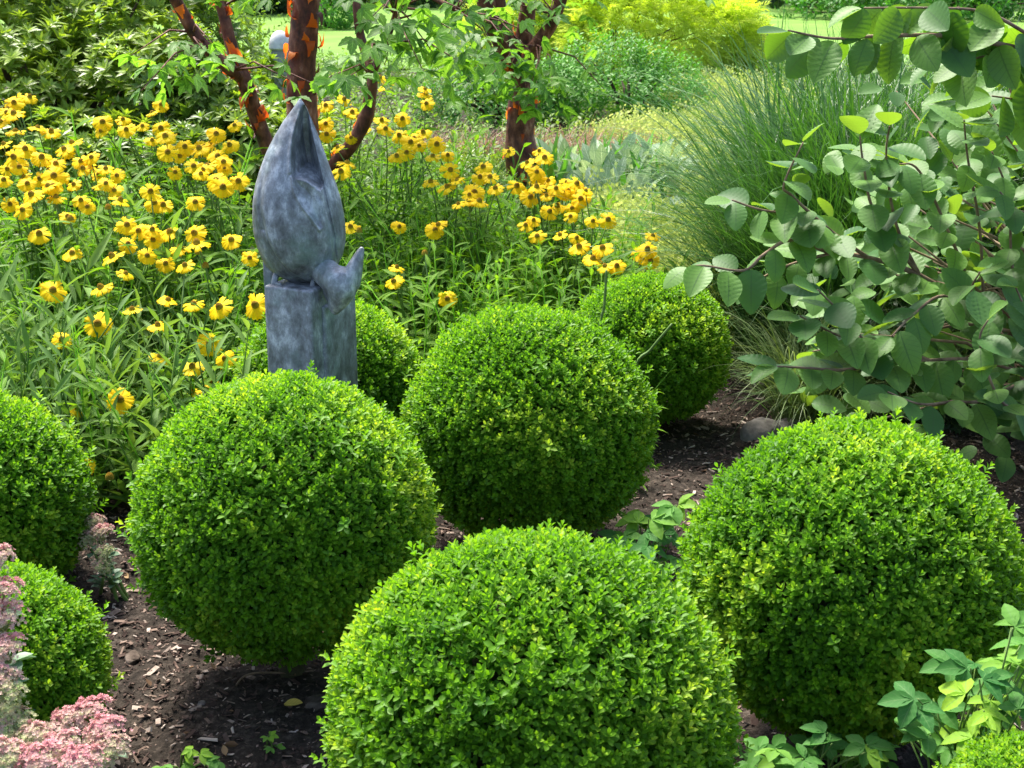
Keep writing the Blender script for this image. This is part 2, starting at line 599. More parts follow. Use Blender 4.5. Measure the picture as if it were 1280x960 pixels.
def froth(seed):
    """tiny starry blossoms in an airy clump"""
    r = random.Random(seed)
    lf = leaf_tpl(p_round, 2, 1, 0.8, 0, 0)
    parts = []
    for k in range(9):
        d = nrm(np.array([r.gauss(0, 1), r.gauss(0, 1), r.gauss(0.6, .8)]))
        p = d * r.uniform(.2, .9)
        parts.append((lf, fr1((r.gauss(0, 1), r.gauss(0, 1), .3), (r.gauss(0, .6), -.3, 1)), p, (.3, .3, .3), r.uniform(-.15, .15)))
    return merge_tpl(parts)


FROTH = [froth(i) for i in range(5)]


def trifoliate(leaf, spread=0.95, side=0.85, seed=0):
    r = random.Random(seed)
    parts = []
    for a, l in ((0, 1.0), (spread, side), (-spread, side)):
        d = (math.sin(a), math.cos(a), r.uniform(-.2, .1))
        parts.append((leaf, fr1(d, (r.uniform(-.2, .2), 0, 1)), (0, .12, 0), (l, l, l), r.uniform(-.05, .05)))
    return merge_tpl(parts)


MLEAF = leaf_tpl(p_ov, 8, 2, 0.52, 0.25, -.22, serr=.13)
MAPLE = [trifoliate(MLEAF, .95, .85, i) for i in range(4)]


def p_lobed(t): return (math.sin(math.pi * min(1, t) ** 1.15) ** 0.6) * (1 + .16 * math.cos(t * 19))


ALEAF = leaf_tpl(lambda t: math.sin(math.pi * min(1, t) ** .95) ** .85 * (1 + .05 * math.cos(t * 24)), 14, 4, 0.56, 0.3, -.25, pleat=.05, nv=5, serr=.03)
AQUI = [trifoliate(ALEAF, 1.05, .9, 9 + i) for i in range(4)]
HLEAF = [leaf_tpl(lambda t: math.sin(math.pi * min(1, max(0, t)) ** .86) ** .68, 32, 6, 0.66, c, k, pleat=.07, nv=8, serr=.010, stalk=.07) for c, k in ((.18, -.18), (.30, -.28), (.08, -.12), (.25, .05), (-.1, -.35))]
SLEAF = leaf_tpl(p_obov, 5, 2, 0.5, 0.4, -.1, serr=.06)


def grass_mb(mb, base, n, spread, Lr, width, lean, droop, tint=(.2, .9), ns=6, az=None, azs=math.pi):
    """arching blades round base"""
    a = rg.random(n) * 2 * math.pi if az is None else az + rg.normal(size=n) * azs
    L = rg.uniform(*Lr, n)
    r = np.sqrt(rg.random(n)) * spread
    ab = rg.random(n) * 2 * math.pi
    P0 = np.stack([base[0] + r * np.cos(ab), base[1] + r * np.sin(ab), np.full(n, base[2])], -1)
    ph0 = rg.uniform(lean[0], lean[1], n)
    ph1 = ph0 + rg.uniform(droop[0], droop[1], n)
    h = np.stack([np.sin(a), np.cos(a), np.zeros(n)], -1)
    sd = np.stack([np.cos(a), -np.sin(a), np.zeros(n)], -1)
    tw = rg.normal(size=n) * .5
    sd = nrm(sd * np.cos(tw)[:, None] + np.array([0, 0, 1]) * np.sin(tw)[:, None] * .5)
    wv = width * rg.uniform(.6, 1.3, n)
    P = P0.copy()
    V = np.zeros((n, (ns + 1) * 2, 3))
    U = np.zeros((n, (ns + 1) * 2, 3))
    for i in range(ns + 1):
        t = i / ns
        ww = (wv * max(.04, (1 - t ** 2.2)) * min(1, .5 + t * 3) / 2)[:, None]
        V[:, 2 * i] = P - sd * ww
        V[:, 2 * i + 1] = P + sd * ww
        U[:, 2 * i] = (-1, t, 0)
        U[:, 2 * i + 1] = (1, t, 0)
        ph = ph0 + (ph1 - ph0) * t ** 1.4
        P = P + (h * np.sin(ph)[:, None] + np.array([0, 0, 1]) * np.cos(ph)[:, None]) * (L / ns)[:, None]
    q = np.array([(2 * i, 2 * i + 1, 2 * i + 3, 2 * i + 2) for i in range(ns)])
    Q = q[None] + (np.arange(n) * (ns + 1) * 2)[:, None, None]
    T = np.repeat(rg.uniform(*tint, n)[:, None], (ns + 1) * 2, 1)
    mb.add(V.reshape(-1, 3), Q.reshape(-1, 4), T.reshape(-1), U.reshape(-1, 3))


def lobe_points(lobes, n, depth=0.3, zmin=0.02, rough=.1, seed=3):
    L = np.array(lobes, float)
    area = (L[:, 3] * L[:, 4] + L[:, 3] * L[:, 5] + L[:, 4] * L[:, 5])
    idx = rg.choice(len(L), n, p=area / area.sum())
    D = rand_dirs(n)
    C, Rr = L[idx, :3], L[idx, 3:6]
    f = (1 - depth * rg.random(n) ** 1.6) * (1 + rough * snoise(D * 3 + C, 1.3, seed))
    P = C + D * Rr * f[:, None]
    ok = P[:, 2] > zmin
    for k in range(len(L)):
        q = np.linalg.norm((P - L[k, :3]) / L[k, 3:6], axis=1)
        ok &= ~((q < .72) & (idx != k))
    return P[ok], nrm(D / Rr)[ok]


def bush(name, label, cat, lobes, n, tpls, size, mat, depth=.35, up=.5, jit=.5, group=None, tint=(.25, .75), rough=.12, woodr=.02, seed=3, trunk=True, dirmix=None):
    P, Nn = lobe_points(lobes, n, depth, .03, rough, seed)
    loc = (float(np.mean([l[0] for l in lobes])), float(np.mean([l[1] for l in lobes])), 0)
    t = thing(name, label, cat, loc, group)
    mb = MB()
    k = rg.integers(0, len(tpls), len(P))
    patch = .22 * snoise(P, 3.0, seed + 5)
    for i, tp in enumerate(tpls):
        s = k == i
        m = int(s.sum())
        d = nrm(Nn[s] + np.array([0, 0, up]) + rg.normal(size=(m, 3)) * jit)
        nn = nrm(rg.normal(size=(m, 3)) + np.array([0, 0, .6]))
        if dirmix == 'flat':      # sprays lie outwards and droop, faces up
            nn = nrm(Nn[s] * .6 + np.array([0, 0, .8]) + rg.normal(size=(m, 3)) * .3)
            d = nrm(Nn[s] * .9 + np.array([0, 0, -.15]) + rg.normal(size=(m, 3)) * jit)
        mb.scatter(tp, frames(d, nn), P[s], rg.uniform(.75, 1.2, m) * size, np.clip(rg.uniform(*tint, m) + patch[s], 0, 1))
    link('foliage', mb.mesh('foliage', mat, loc), t)
    if trunk:
        wb = MB()
        for l in lobes:
            for j in range(6):
                d = rand_dirs(1)[0]
                d[2] = abs(d[2])
                e = np.array(l[:3]) + d * np.array(l[3:6]) * .8
                b = np.array([loc[0] + rnd.uniform(-.012, .012), loc[1] + rnd.uniform(-.012, .012), -.01])
                mid = (b * .5 + e * .5) + np.array([0, 0, .08])
                wb.tube([b, mid, e], [woodr, woodr * .7, woodr * .25], 5)
        link('branches', wb.mesh('branches', M['wood'], loc), t)
    return t


# ------------------------------------------------------------------ ground
def soil_h(x, y):
    near = np.clip((9 - y) / 3, 0, 1) * np.clip((4.5 - np.abs(x)) / 1.0, 0, 1)
    h = (vnoise(x * 2.2, y * 2.2, 1) - .5) * .03 + (vnoise(x * 11, y * 11, 2) - .5) * .022 + (vnoise(x * 34, y * 34, 3) - .5) * .016
    return h * near


xs = np.concatenate([np.linspace(-300, -6, 14), np.linspace(-5.5, -2.2, 20), np.arange(-2.1, 2.4, .0125), np.linspace(2.5, 5.5, 20), np.linspace(6, 300, 14)])
ys = np.concatenate([np.linspace(-60, .8, 10), np.arange(1.2, 5.6, .0125), np.linspace(5.65, 14, 60), np.linspace(16, 500, 14)])
X, Y = np.meshgrid(xs, ys, indexing='ij')
V = np.stack([X, Y, soil_h(X, Y)], -1).reshape(-1, 3)
nx, ny = len(xs), len(ys)
I = np.arange(nx * ny).reshape(nx, ny)
Q = np.stack([I[:-1, :-1], I[1:, :-1], I[1:, 1:], I[:-1, 1:]], -1).reshape(-1, 4)
tag(link('soil_ground', MB().add(V, Q).mesh('soil_ground', M['soil'])), kind='structure')

lx, ly = np.linspace(-120, 120, 60), np.concatenate([np.linspace(17.0, 40, 60), np.linspace(42, 300, 20)])
X, Y = np.meshgrid(lx, ly, indexing='ij')
V = np.stack([X, Y, .03 + (vnoise(X * .3, Y * .3, 8) - .5) * .03], -1).reshape(-1, 3)
I = np.arange(len(lx) * len(ly)).reshape(len(lx), len(ly))
Q = np.stack([I[:-1, :-1], I[1:, :-1], I[1:, 1:], I[:-1, 1:]], -1).reshape(-1, 4)
tag(link('lawn', MB().add(V, Q).mesh('lawn', M['lawn'])), kind='structure')

# mulch chips over the open soil
CHIP = dict(V=np.array([(-.5, -.5, 0), (.45, -.42, .1), (.5, .4, 0), (-.38, .5, .08), (-.45, -.45, .34), (.4, -.4, .4), (.42, .36, .32), (-.4, .44, .38)], float),
            Q=np.array([(0, 3, 2, 1), (4, 5, 6, 7), (0, 1, 5, 4), (1, 2, 6, 5), (2, 3, 7, 6), (3, 0, 4, 7)]), T=np.zeros(8), U=np.zeros((8, 3)))
CHIP2 = dict(CHIP)
CHIP2['V'] = CHIP['V'] * np.array([1, 1, .6]) + np.array([0, 0, 1]) * (.25 * CHIP['V'][:, :1] ** 2)
mb = MB()
for cnt, sz, lo, hi in ((60000, (.002, .007), 0.0, .85), (22000, (.005, .014), .05, .95), (4200, (.009, .023), .2, 1.0)):
    x = rg.uniform(-1.7, 1.6, cnt)
    y = rg.uniform(1.9, 5.4, cnt)
    ke = rg.random(cnt) < np.clip(.25 + 1.3 * vnoise(x * 4, y * 4, 21), 0, 1)
    x, y = x[ke], y[ke]
    m = len(x)
    z = soil_h(x, y) + .003
    s = rg.uniform(*sz, m)
    size = np.stack([s * rg.uniform(.35, .8, m), s * rg.uniform(.9, 2.2, m), s * rg.uniform(.25, .6, m)], -1)
    a = rg.random(m) * 6.28
    d = np.stack([np.cos(a), np.sin(a), rg.normal(size=m) * .3], -1)
    nn = nrm(rg.normal(size=(m, 3)) * .5 + np.array([0, 0, 1]))
    h = m // 2
    tn = np.clip(lo + (hi - lo) * rg.random(m) ** 1.5, 0, 1)
    Rm, Pm = frames(d, nn), np.stack([x, y, z], -1)
    mb.scatter(CHIP, Rm[:h], Pm[:h], size[:h], tn[:h])
    mb.scatter(CHIP2, Rm[h:], Pm[h:], size[h:], tn[h:])
tag(link('bark_mulch', mb.mesh('bark_mulch', M['chip'], smooth=False)), 'brown bark chips scattered over the dark soil between the clipped balls', 'mulch', kind='stuff')


# ------------------------------------------------------------------ box balls
def ball_mesh(R, n, seed):
    """leafy clipped ball, its centre at the origin, bottom flattened a little"""
    mb = MB()
    i = np.arange(n) + .5
    ph = np.arccos(1 - 2 * i / n)
    th = math.pi * (1 + 5 ** .5) * i
    D = np.stack([np.sin(ph) * np.cos(th), np.sin(ph) * np.sin(th), np.cos(ph)], -1)
    D = nrm(D + rg.normal(size=D.shape) * .022)
    D = D[(D[:, 2] > -.86) & ((D[:, 2] > -.45) | (rg.random(len(D)) > .35))]
    n = len(D)
    disp = .022 * snoise(D, 2.2, seed) + .009 * snoise(D, 6.0, seed + 1) + .006 * snoise(D, 14, seed + 3)
    out = rg.random(n) < .03
    rad = R * (1 + disp) - .030 + np.where(out, rg.uniform(.006, .032, n), 0) - .009 * rg.random(n)
    P = D * rad[:, None]
    P[:, 2] *= np.where(P[:, 2] > 0, .97, .93)
    k = rg.integers(0, len(SPRIGS), n)
    base = .45 + .13 * snoise(D, 2.6, seed + 7) + .08 * snoise(D, 8, seed + 8) + rg.normal(size=n) * .11
    for j, tp in enumerate(SPRIGS):
        s = k == j
        m = int(s.sum())
        d = nrm(D[s] + np.array([0, 0, .95]) + rg.normal(size=(m, 3)) * .25)
        mb.scatter(tp, frames(d, rand_dirs(m)), P[s], rg.uniform(.78, 1.2, m), np.clip(base[s], 0, 1))
    # second, inner layer
    m = n // 2
    Di = D[rg.choice(n, m, replace=False)]
    mb.scatter(SPRIGS[0], frames(nrm(Di + rg.normal(size=(m, 3)) * .6), rand_dirs(m)), Di * (R - .055) * np.array([1, 1, .95]), 1.1, np.clip(rg.normal(size=m) * .1 + .3, 0, 1))
    return mb.mesh('boxwood foliage', M['box'])


def core_mesh(R):  # dark inner sphere added to stop light passing through, plus trunk and twigs
    mb = MB()
    nu, nv = 40, 22
    P = []
    for a in range(nv + 1):
        for b in range(nu):
            t, p = math.pi * a / nv, 2 * math.pi * b / nu
            P.append((math.sin(t) * math.cos(p), math.sin(t) * math.sin(p), math.cos(t)))
    P = np.array(P)
    r = (R - .085) * (1 + .05 * snoise(P, 9, 3))
    Q = [(a * nu + b, (a + 1) * nu + b, (a + 1) * nu + (b + 1) % nu, a * nu + (b + 1) % nu) for a in range(nv) for b in range(nu)]
    mb.add(P * r[:, None] * np.array([1, 1, .9]), Q)
    # trunk and a few of the twigs under the leaves
    mb.tube([(0, 0, -R * .95), (0, 0, -R * .5)], [.03, .025], 7)
    for k in range(24):
        d = rand_dirs(1)[0]
        d[2] *= .8
        mb.tube([d * .4 * R, d * (R - .03)], [.006, .003], 4)
    return mb.mesh('boxwood light-blocking core and twigs', M['box_wood'])


FOL = {'L1': (ball_mesh(.34, 6000, 1), .34), 'L2': (ball_mesh(.34, 6000, 21), .34), 'S': (ball_mesh(.28, 4000, 41), .28)}
CORE = {.34: core_mesh(.34), .28: core_mesh(.28)}
# px centre, py centre, px radius, depth y, mesh, turn, label
balls = [
    (356, 655, 192, 3.02, 'L1', 0.3, 'large clipped box ball standing right in front of the grey bronze sculpture'),
    (661, 912, 260, 2.20, 'L2', 1.1, 'largest clipped box ball, cut off by the bottom edge in the middle foreground'),
    (1062, 735, 214, 2.74, 'L1', 2.2, 'clipped box ball below the big leaved shrub on the right'),
    (661, 538, 162, 3.74, 'L2', 3.4, 'clipped box ball in the middle with a thin green stalk rising behind it'),
    (812, 440, 103, 4.72, 'S', 0.5, 'dark shaded clipped box ball farthest back, left of the fine arching grass'),
    (410, 488, 121, 4.35, 'S', 1.9, 'clipped box ball half hidden behind the bronze sculpture'),
    (-42, 648, 160, 3.45, 'S', 2.8, 'clipped box ball at the left edge below the yellow heleniums'),
    (-14, 850, 154, 2.62, 'S', 4.0, 'small clipped box ball at the lower left with pink sedum against it'),
    (1300, 1060, 150, 2.0, 'S', 5.0, 'box ball of which only a leafy tip shows in the bottom right corner'),
]
BALLPOS = []
for px, py, pr, yd, key, rz, lab in balls:
    c = W(px, py, yd)
    dist = (Vector(c) - Vector((0, 0, CAMH))).dot(Vector((0, CP, -SP)))
    rr = pr * dist / FPX
    me, R0 = FOL[key]
    sc = rr / R0
    t = thing('box_ball', lab, 'clipped shrub', (c.x, c.y, 0), 'clipped box balls in the bed')
    cz = max(c.z, rr * .72)
    for nm, mm in (('foliage', me), ('branches', CORE[R0])):  # the branches object is mostly the added light-blocking core
        o = link(nm, mm, t, (0, 0, cz))
        o.scale = (sc, sc, sc)
        o.rotation_euler = (0, 0, rz)
    if abs(cz - rr * .95) > .02:   # the stem must reach the soil
        mb = MB().tube([(0, 0, -.02), (0, 0, cz)], [.03, .025], 7)
        link('trunk', mb.mesh('trunk', M['box_wood']), t)
    BALLPOS.append((c.x, c.y, rr))
    print('ball', lab[:40], [round(v, 2) for v in c], round(rr, 3))


# ------------------------------------------------------------------ bronze sculpture
SY = 3.98
mpp = (W(640, 300, SY) - W(639, 300, SY)).length       # metres per pixel there


def poly_sd(px, py, poly):
    """signed distance to polygon (negative inside)"""
    P = np.array(poly, float)
    d = np.full(px.shape, 1e9)
    ins = np.zeros(px.shape, bool)
    for a, b in zip(P, np.roll(P, -1, 0)):
        e = b - a
        wx, wy = px - a[0], py - a[1]
        t = np.clip((wx * e[0] + wy * e[1]) / (e @ e), 0, 1)
        d = np.minimum(d, np.hypot(wx - t * e[0], wy - t * e[1]))
        c = ((a[1] > py) != (b[1] > py)) & (px < (b[0] - a[0]) * (py - a[1]) / (b[1] - a[1] + 1e-12) + a[0])
        ins ^= c
    return np.where(ins, -d, d)


def line_d(px, py, pts):
    P = np.array(pts, float)
    d = np.full(px.shape, 1e9)
    for a, b in zip(P[:-1], P[1:]):
        e = b - a
        wx, wy = px - a[0], py - a[1]
        t = np.clip((wx * e[0] + wy * e[1]) / (e @ e), 0, 1)
        d = np.minimum(d, np.hypot(wx - t * e[0], wy - t * e[1]))
    return d


sculpt = thing('bird_sculpture', 'blue grey bronze sculpture of a tucked bird on a plinth among box balls', 'sculpture', tuple(W(383, 480, SY + .1).xy) + (0,))
so = sculpt.location
prof = np.array([(124, 374, 376), (128, 371, 379.5), (135, 366.5, 383), (150, 355, 390), (170, 343, 398), (190, 333, 405.5), (210, 325.5, 412.5), (230, 319.5, 420),
                 (250, 316.5, 426), (270, 315.5, 430), (290, 316.5, 432), (305, 320, 431.5), (320, 325.5, 428), (332, 332, 422), (341, 341, 413), (348, 353, 405), (353, 366, 396), (355, 379, 386)], float)
na, nt_ = 420, 360
yy = np.linspace(124, 355, nt_)
# round the two ends
XL, XR = np.interp(yy, prof[:, 0], prof[:, 1]), np.interp(yy, prof[:, 0], prof[:, 2])
ker = np.hanning(13)
ker /= ker.sum()
XL = np.convolve(np.pad(XL, 6, mode='edge'), ker, 'valid')
XR = np.convolve(np.pad(XR, 6, mode='edge'), ker, 'valid')
ang = np.linspace(0, 2 * math.pi, na, endpoint=False)
A, YY = np.meshgrid(ang, yy, indexing='xy')
hw = ((XR - XL) / 2)[:, None]
cx = ((XR + XL) / 2)[:, None]
PX = cx + hw * np.sign(np.cos(A)) * np.abs(np.cos(A)) ** .92
dep = hw * .86 * np.sin(A)                  # >0 towards the camera, in pixels
front = np.clip((np.sin(A) + .05) / .3, 0, 1)
front = front * front * (3 - 2 * front)
sg = lambda d, k: 1 / (1 + np.exp(np.clip(d / k, -40, 40)))
def smooth_poly(poly, n=5):
    P = np.array(poly, float)
    Q_ = np.concatenate([P[-1:], P, P[:2]])
    out = []
    for i in range(1, len(P) + 1):
        p0, p1, p2, p3 = Q_[i - 1], Q_[i], Q_[i + 1], Q_[i + 2]
        for k in range(n):
            t = k / n
            out.append(.5 * (2 * p1 + (p2 - p0) * t + (2 * p0 - 5 * p1 + 4 * p2 - p3) * t * t + (3 * p1 - p0 - 3 * p2 + p3) * t ** 3))
    return out


hollow = smooth_poly([(379, 133), (383, 136), (388, 155), (396.5, 187), (402, 207), (405.5, 223), (404, 231), (397, 226), (390, 221), (381, 217.5), (373, 216), (370, 209), (369, 183), (371, 163), (375, 146)])
crease = [(381, 131), (388, 155), (396.5, 187), (402, 207), (405.5, 224), (414, 260), (420, 289), (422, 325), (420, 350)]
petal = crease + [(450, 350), (450, 200), (400, 125)]
lower = smooth_poly([(333, 250), (334.5, 270), (339, 289), (351, 313), (371, 335), (396, 348)])[:-4]
lens = smooth_poly([(372, 217.5), (381, 219), (391, 224), (400, 236), (405.5, 256), (406, 279), (396, 266), (385, 252), (376, 237)])
rel = np.zeros_like(PX)
d_h, d_p, d_l = poly_sd(PX, YY, hollow), poly_sd(PX, YY, petal), poly_sd(PX, YY, lens)
depth_in = np.clip(-d_h, 0, 20)
rel -= sg(d_p, .8) * 4.5
rel -= 5.0 * np.exp(-(line_d(PX, YY, crease[4:]) / 1.5) ** 2)
rel -= 2.5 * np.exp(-(line_d(PX, YY, [(398, 230), (408, 250), (413, 272), (415, 300), (411, 338)]) / 2.6) ** 2)
rel -= sg(d_l, .7) * (2.0 + .55 * np.clip(-d_l, 0, 8))
rel += 3.5 * np.exp(-(line_d(PX, YY, [(371, 215), (373, 226), (377, 237), (385, 250), (396, 264), (405, 278)]) / 2.4) ** 2)
below = np.concatenate([np.array(lower), [(400, 352), (400, 380), (290, 380), (290, 250)]])
rel -= sg(poly_sd(PX, YY, below), 1.0) * 6.0 * np.clip((YY - 252) / 30, 0, 1)
rel -= 2.5 * np.exp(-(line_d(PX, YY, lower) / 1.3) ** 2) * np.clip((YY - 258) / 25, 0, 1)
rel += 2.5 * np.exp(-(line_d(PX, YY, [(377, 138), (371, 160), (367.5, 183), (368, 209)]) / 3.0) ** 2)
rel -= 3.0 * np.exp(-(((PX - 349) / 3.5) ** 2 + ((YY - 177) / 8) ** 2))
rel -= 2.0 * np.exp(-(line_d(PX, YY, [(336, 200), (331, 225), (330, 252), (334, 280)]) / 3.5) ** 2)
D2 = dep + rel * front * np.clip(hw / 14, .3, 1)
D2 = np.maximum(D2 - sg(d_h, .6) * front * (10 + 3.0 * depth_in), np.minimum(D2, -.45 * .86 * hw))
Vx = np.zeros((nt_, na, 3))
zc = np.array([W(383, y, SY).z for y in yy])
mpp_y = np.array([(W(640, y, SY) - W(639, y, SY)).length for y in yy])
Vx[..., 0] = (PX - 640) * mpp_y[:, None]
Vx[..., 1] = SY - D2 * mpp_y[:, None]
Vx[..., 2] = zc[:, None]
I = np.arange(nt_ * na).reshape(nt_, na)
Q = np.stack([I[:-1], np.roll(I, -1, 1)[:-1], np.roll(I, -1, 1)[1:], I[1:]], -1).reshape(-1, 4)[:, ::-1]
mb = MB().add(Vx.reshape(-1, 3), Q)
for row, z in ((0, zc[0] + .002), (nt_ - 1, zc[-1] - .002)):
    c = Vx[row].mean(0)
    c[2] = z
    ring = Vx[row][::6]
    nr = len(ring)
    mb.add(np.concatenate([ring, c[None]]), [(k, (k + 1) % nr, (k + 2) % nr, nr) for k in range(0, nr, 2)])
body = link('bird_body', mb.mesh('bird_body', M['bronze'], so), sculpt)


def remesh_part(name, chains, voxel=.0035, smooth=4):
    mb = MB()
    for ch in chains:
        pts = [np.array(W(a, b, y)) for a, b, y, r in ch]
        rad = [r * mpp for *_, r in ch]
        # refine with a smooth curve
        n = len(pts)
        tt = np.linspace(0, n - 1, n * 6)
        P3 = np.array(pts)
        pp = np.stack([np.interp(tt, np.arange(n), P3[:, k]) for k in range(3)], -1)
        rr = np.interp(tt, np.arange(n), rad)
        for p, r in zip(pp, rr):
            nu, nv = 14, 8
            s = np.array([(math.sin(math.pi * a / nv) * math.cos(2 * math.pi * b / nu), math.sin(math.pi * a / nv) * math.sin(2 * math.pi * b / nu), math.cos(math.pi * a / nv)) for a in range(nv + 1) for b in range(nu)])
            mb.add(p + s * r, [(a * nu + b, (a + 1) * nu + b, (a + 1) * nu + (b + 1) % nu, a * nu + (b + 1) % nu) for a in range(nv) for b in range(nu)])
    o = link(name, mb.mesh(name, M['bronze'], so), sculpt)
    m = o.modifiers.new('voxels', 'REMESH')
    m.mode = 'VOXEL'
    m.voxel_size = voxel
    m.use_smooth_shade = True
    m = o.modifiers.new('smooth', 'SMOOTH')
    m.factor = .5
    m.iterations = smooth
    return o


remesh_part('bird_head', [
    [(394, 326, 3.97, 19), (405, 338, 3.93, 18), (414, 347, 3.90, 18), (423, 353, 3.885, 21), (426, 361, 3.88, 20), (423, 373, 3.88, 14.5), (420, 382, 3.88, 10), (419, 388, 3.88, 6)],
    [(437, 352, 3.885, 14.5), (442, 339, 3.885, 11.5), (446, 328, 3.885, 8.5), (449.5, 318, 3.885, 6), (452, 311, 3.885, 3.5)],
    [(410, 352, 3.9, 9), (413, 366, 3.885, 9), (417, 380, 3.88, 6)],
], smooth=8)
for fx, fy, yv in ((344, 349, 3.95), (392, 354, 3.93)):
    remesh_part('leg', [[(fx + 6, fy - 14, yv + .03, 6), (fx, fy - 2, yv, 4), (fx - 1, fy + 5, yv - .005, 4.5)], [(fx - 1, fy + 6, yv - .005, 3.5), (fx + 7, fy + 7, yv - .02, 2.5)]], .002, 3)

# plinth: a rotated block with worn edges, a taller slab at its back
ztop = W(391, 364, 3.86).z


def block(name, corners, z0, z1, bev=.006):
    """prism over a counter-clockwise footprint, with bevelled top and corners, faces divided for the worn look"""
    me = bpy.data.meshes.new(name)
    import bmesh
    bm = bmesh.new()
    lo = [bm.verts.new((x - so.x, y - so.y, z0)) for x, y in corners]
    hi = [bm.verts.new((x - so.x, y - so.y, z1)) for x, y in corners]
    n = len(corners)
    bm.faces.new(hi)
    bm.faces.new(lo[::-1])
    for k in range(n):
        bm.faces.new((lo[k], lo[(k + 1) % n], hi[(k + 1) % n], hi[k]))
    bmesh.ops.bevel(bm, geom=list(bm.edges), offset=bev, segments=3, affect='EDGES', profile=.5)
    bmesh.ops.recalc_face_normals(bm, faces=bm.faces)
    for f in bm.faces:
        f.smooth = True
    bm.to_mesh(me)
    bm.free()
    me.materials.append(M['bronze'])
    return link(name, me, sculpt)


ct = np.array(W(391, 420, 3.86))[:2]
th = R_(27)
e1 = np.array([-math.cos(th), math.sin(th)])
e2 = np.array([math.sin(th), math.cos(th)])
wl = (391 - 328) * mpp / math.cos(th)
wr = (438.5 - 391) * mpp / math.sin(th) * .96
c0, c1, c2, c3 = ct, ct + e2 * wr, ct + e1 * wl + e2 * wr, ct + e1 * wl
block('plinth', [c0, c1, c2, c3], -.02, ztop, .007)
# low relief on the right face: the draped column the head hangs over
fl = W(403, 0, 3.86)
bs = np.array([W(328.5, 330, 4.02).x, 4.02])
block('back_slab', [bs, bs + (.026, 0), bs + (.026, .035), bs + (0, .035)], -.02, W(330, 320, 4.02).z, .004)
rr_ = ct + e2 * wr * .22
block('plinth_column', [rr_ - e1 * .010, rr_ + e2 * wr * .66 - e1 * .010, rr_ + e2 * wr * .66 + e1 * .02, rr_ + e1 * .02], -.02, ztop - .05, .009)


# ------------------------------------------------------------------ yellow heleniums
RAYP = None


def flower_mesh(seed, npet):
    """petals drooping round a dome; centre at origin, axis +Z, radius about 1"""
    r = random.Random(seed)
    mb = MB()
    nl, nw = 5, 4
    for k in range(npet):
        a = 2 * math.pi * k / npet + r.uniform(-.12, .12)
        droop = r.uniform(.02, .5)
        L = r.uniform(.72, .9)
        wd = r.uniform(.21, .29)
        Vv, Uu = [], []
        for i in range(nl + 1):
            t = i / nl
            for j in range(nw + 1):
                u = -1 + 2 * j / nw
                ww = wd * (.28 + .72 * t ** .8)
                ll = t * L
                if i == nl:
                    ll -= .10 * (1 if j in (1, 3) else 0) + .05 * abs(u)
                z = -.05 - droop * (t ** 1.5) * .75 - .07 * u * u * t + .03 * math.sin(u * 5) * t
                rr = .17 + ll * (1 - .25 * droop * t)
                Vv.append((rr * math.cos(a) - u * ww * math.sin(a), rr * math.sin(a) + u * ww * math.cos(a), z))
                Uu.append((u, t, 0))
        Qq = [(i * (nw + 1) + j, i * (nw + 1) + j + 1, (i + 1) * (nw + 1) + j + 1, (i + 1) * (nw + 1) + j) for i in range(nl) for j in range(nw)]
        mb.add(Vv, Qq, r.uniform(.3, .9), Uu)
    return mb.mesh('helenium petals', M['petal'])


def disc_mesh(seed, h):
    mb = MB()
    nu, nv = 18, 8
    P, T = [], []
    for i in range(nv + 1):
        t = i / nv * 1.75
        for j in range(nu):
            a = 2 * math.pi * j / nu
            P.append((.26 * math.sin(t) * math.cos(a), .26 * math.sin(t) * math.sin(a), h * math.cos(t) - .02))
            T.append(.25 + .45 * math.sin(t) ** 3)
    mb.add(P, [(i * nu + j, (i + 1) * nu + j, (i + 1) * nu + (j + 1) % nu, i * nu + (j + 1) % nu) for i in range(nv) for j in range(nu)], T)
    return mb.mesh('helenium disc', M['disc'])


PET = [flower_mesh(i, (12, 13, 11, 14, 12, 10)[i]) for i in range(6)]
DISC = [disc_mesh(i, (.30, .36, .26)[i]) for i in range(3)]

FL_L = [(37, 121), (8, 140), (17, 141), (19, 163), (17, 196), (24, 208), (9, 211), (34, 229), (64, 164), (90, 178), (80, 186), (126, 164), (114, 196), (112, 208), (132, 210), (146, 219), (129, 228), (77, 222), (92, 230), (45, 243),
        (190, 140), (178, 157), (201, 160), (190, 175), (208, 170), (206, 191), (231, 183), (249, 185), (263, 179), (287, 181), (293, 156), (219, 215), (242, 207), (259, 207), (281, 211), (298, 226), (204, 256), (188, 239), (244, 252),
        (135, 260), (101, 250), (109, 258), (88, 274), (49, 292), (90, 316), (151, 282), (173, 288), (192, 297), (212, 289), (243, 291), (225, 310), (207, 329), (231, 331), (289, 299), (184, 319), (312, 322), (248, 316), (257, 333),
        (157, 341), (126, 359), (66, 362), (210, 374), (242, 379), (274, 383), (165, 386), (197, 406), (122, 404), (77, 424), (319, 381), (200, 445), (262, 428), (281, 448), (240, 458), (263, 478), (240, 490), (97, 510), (150, 499),
        (101, 583), (137, 597), (62, 214), (52, 196), (5, 180), (70, 246), (158, 160), (225, 195), (270, 225), (150, 250), (160, 305), (272, 195), (140, 320), (60, 232), (28, 262)]
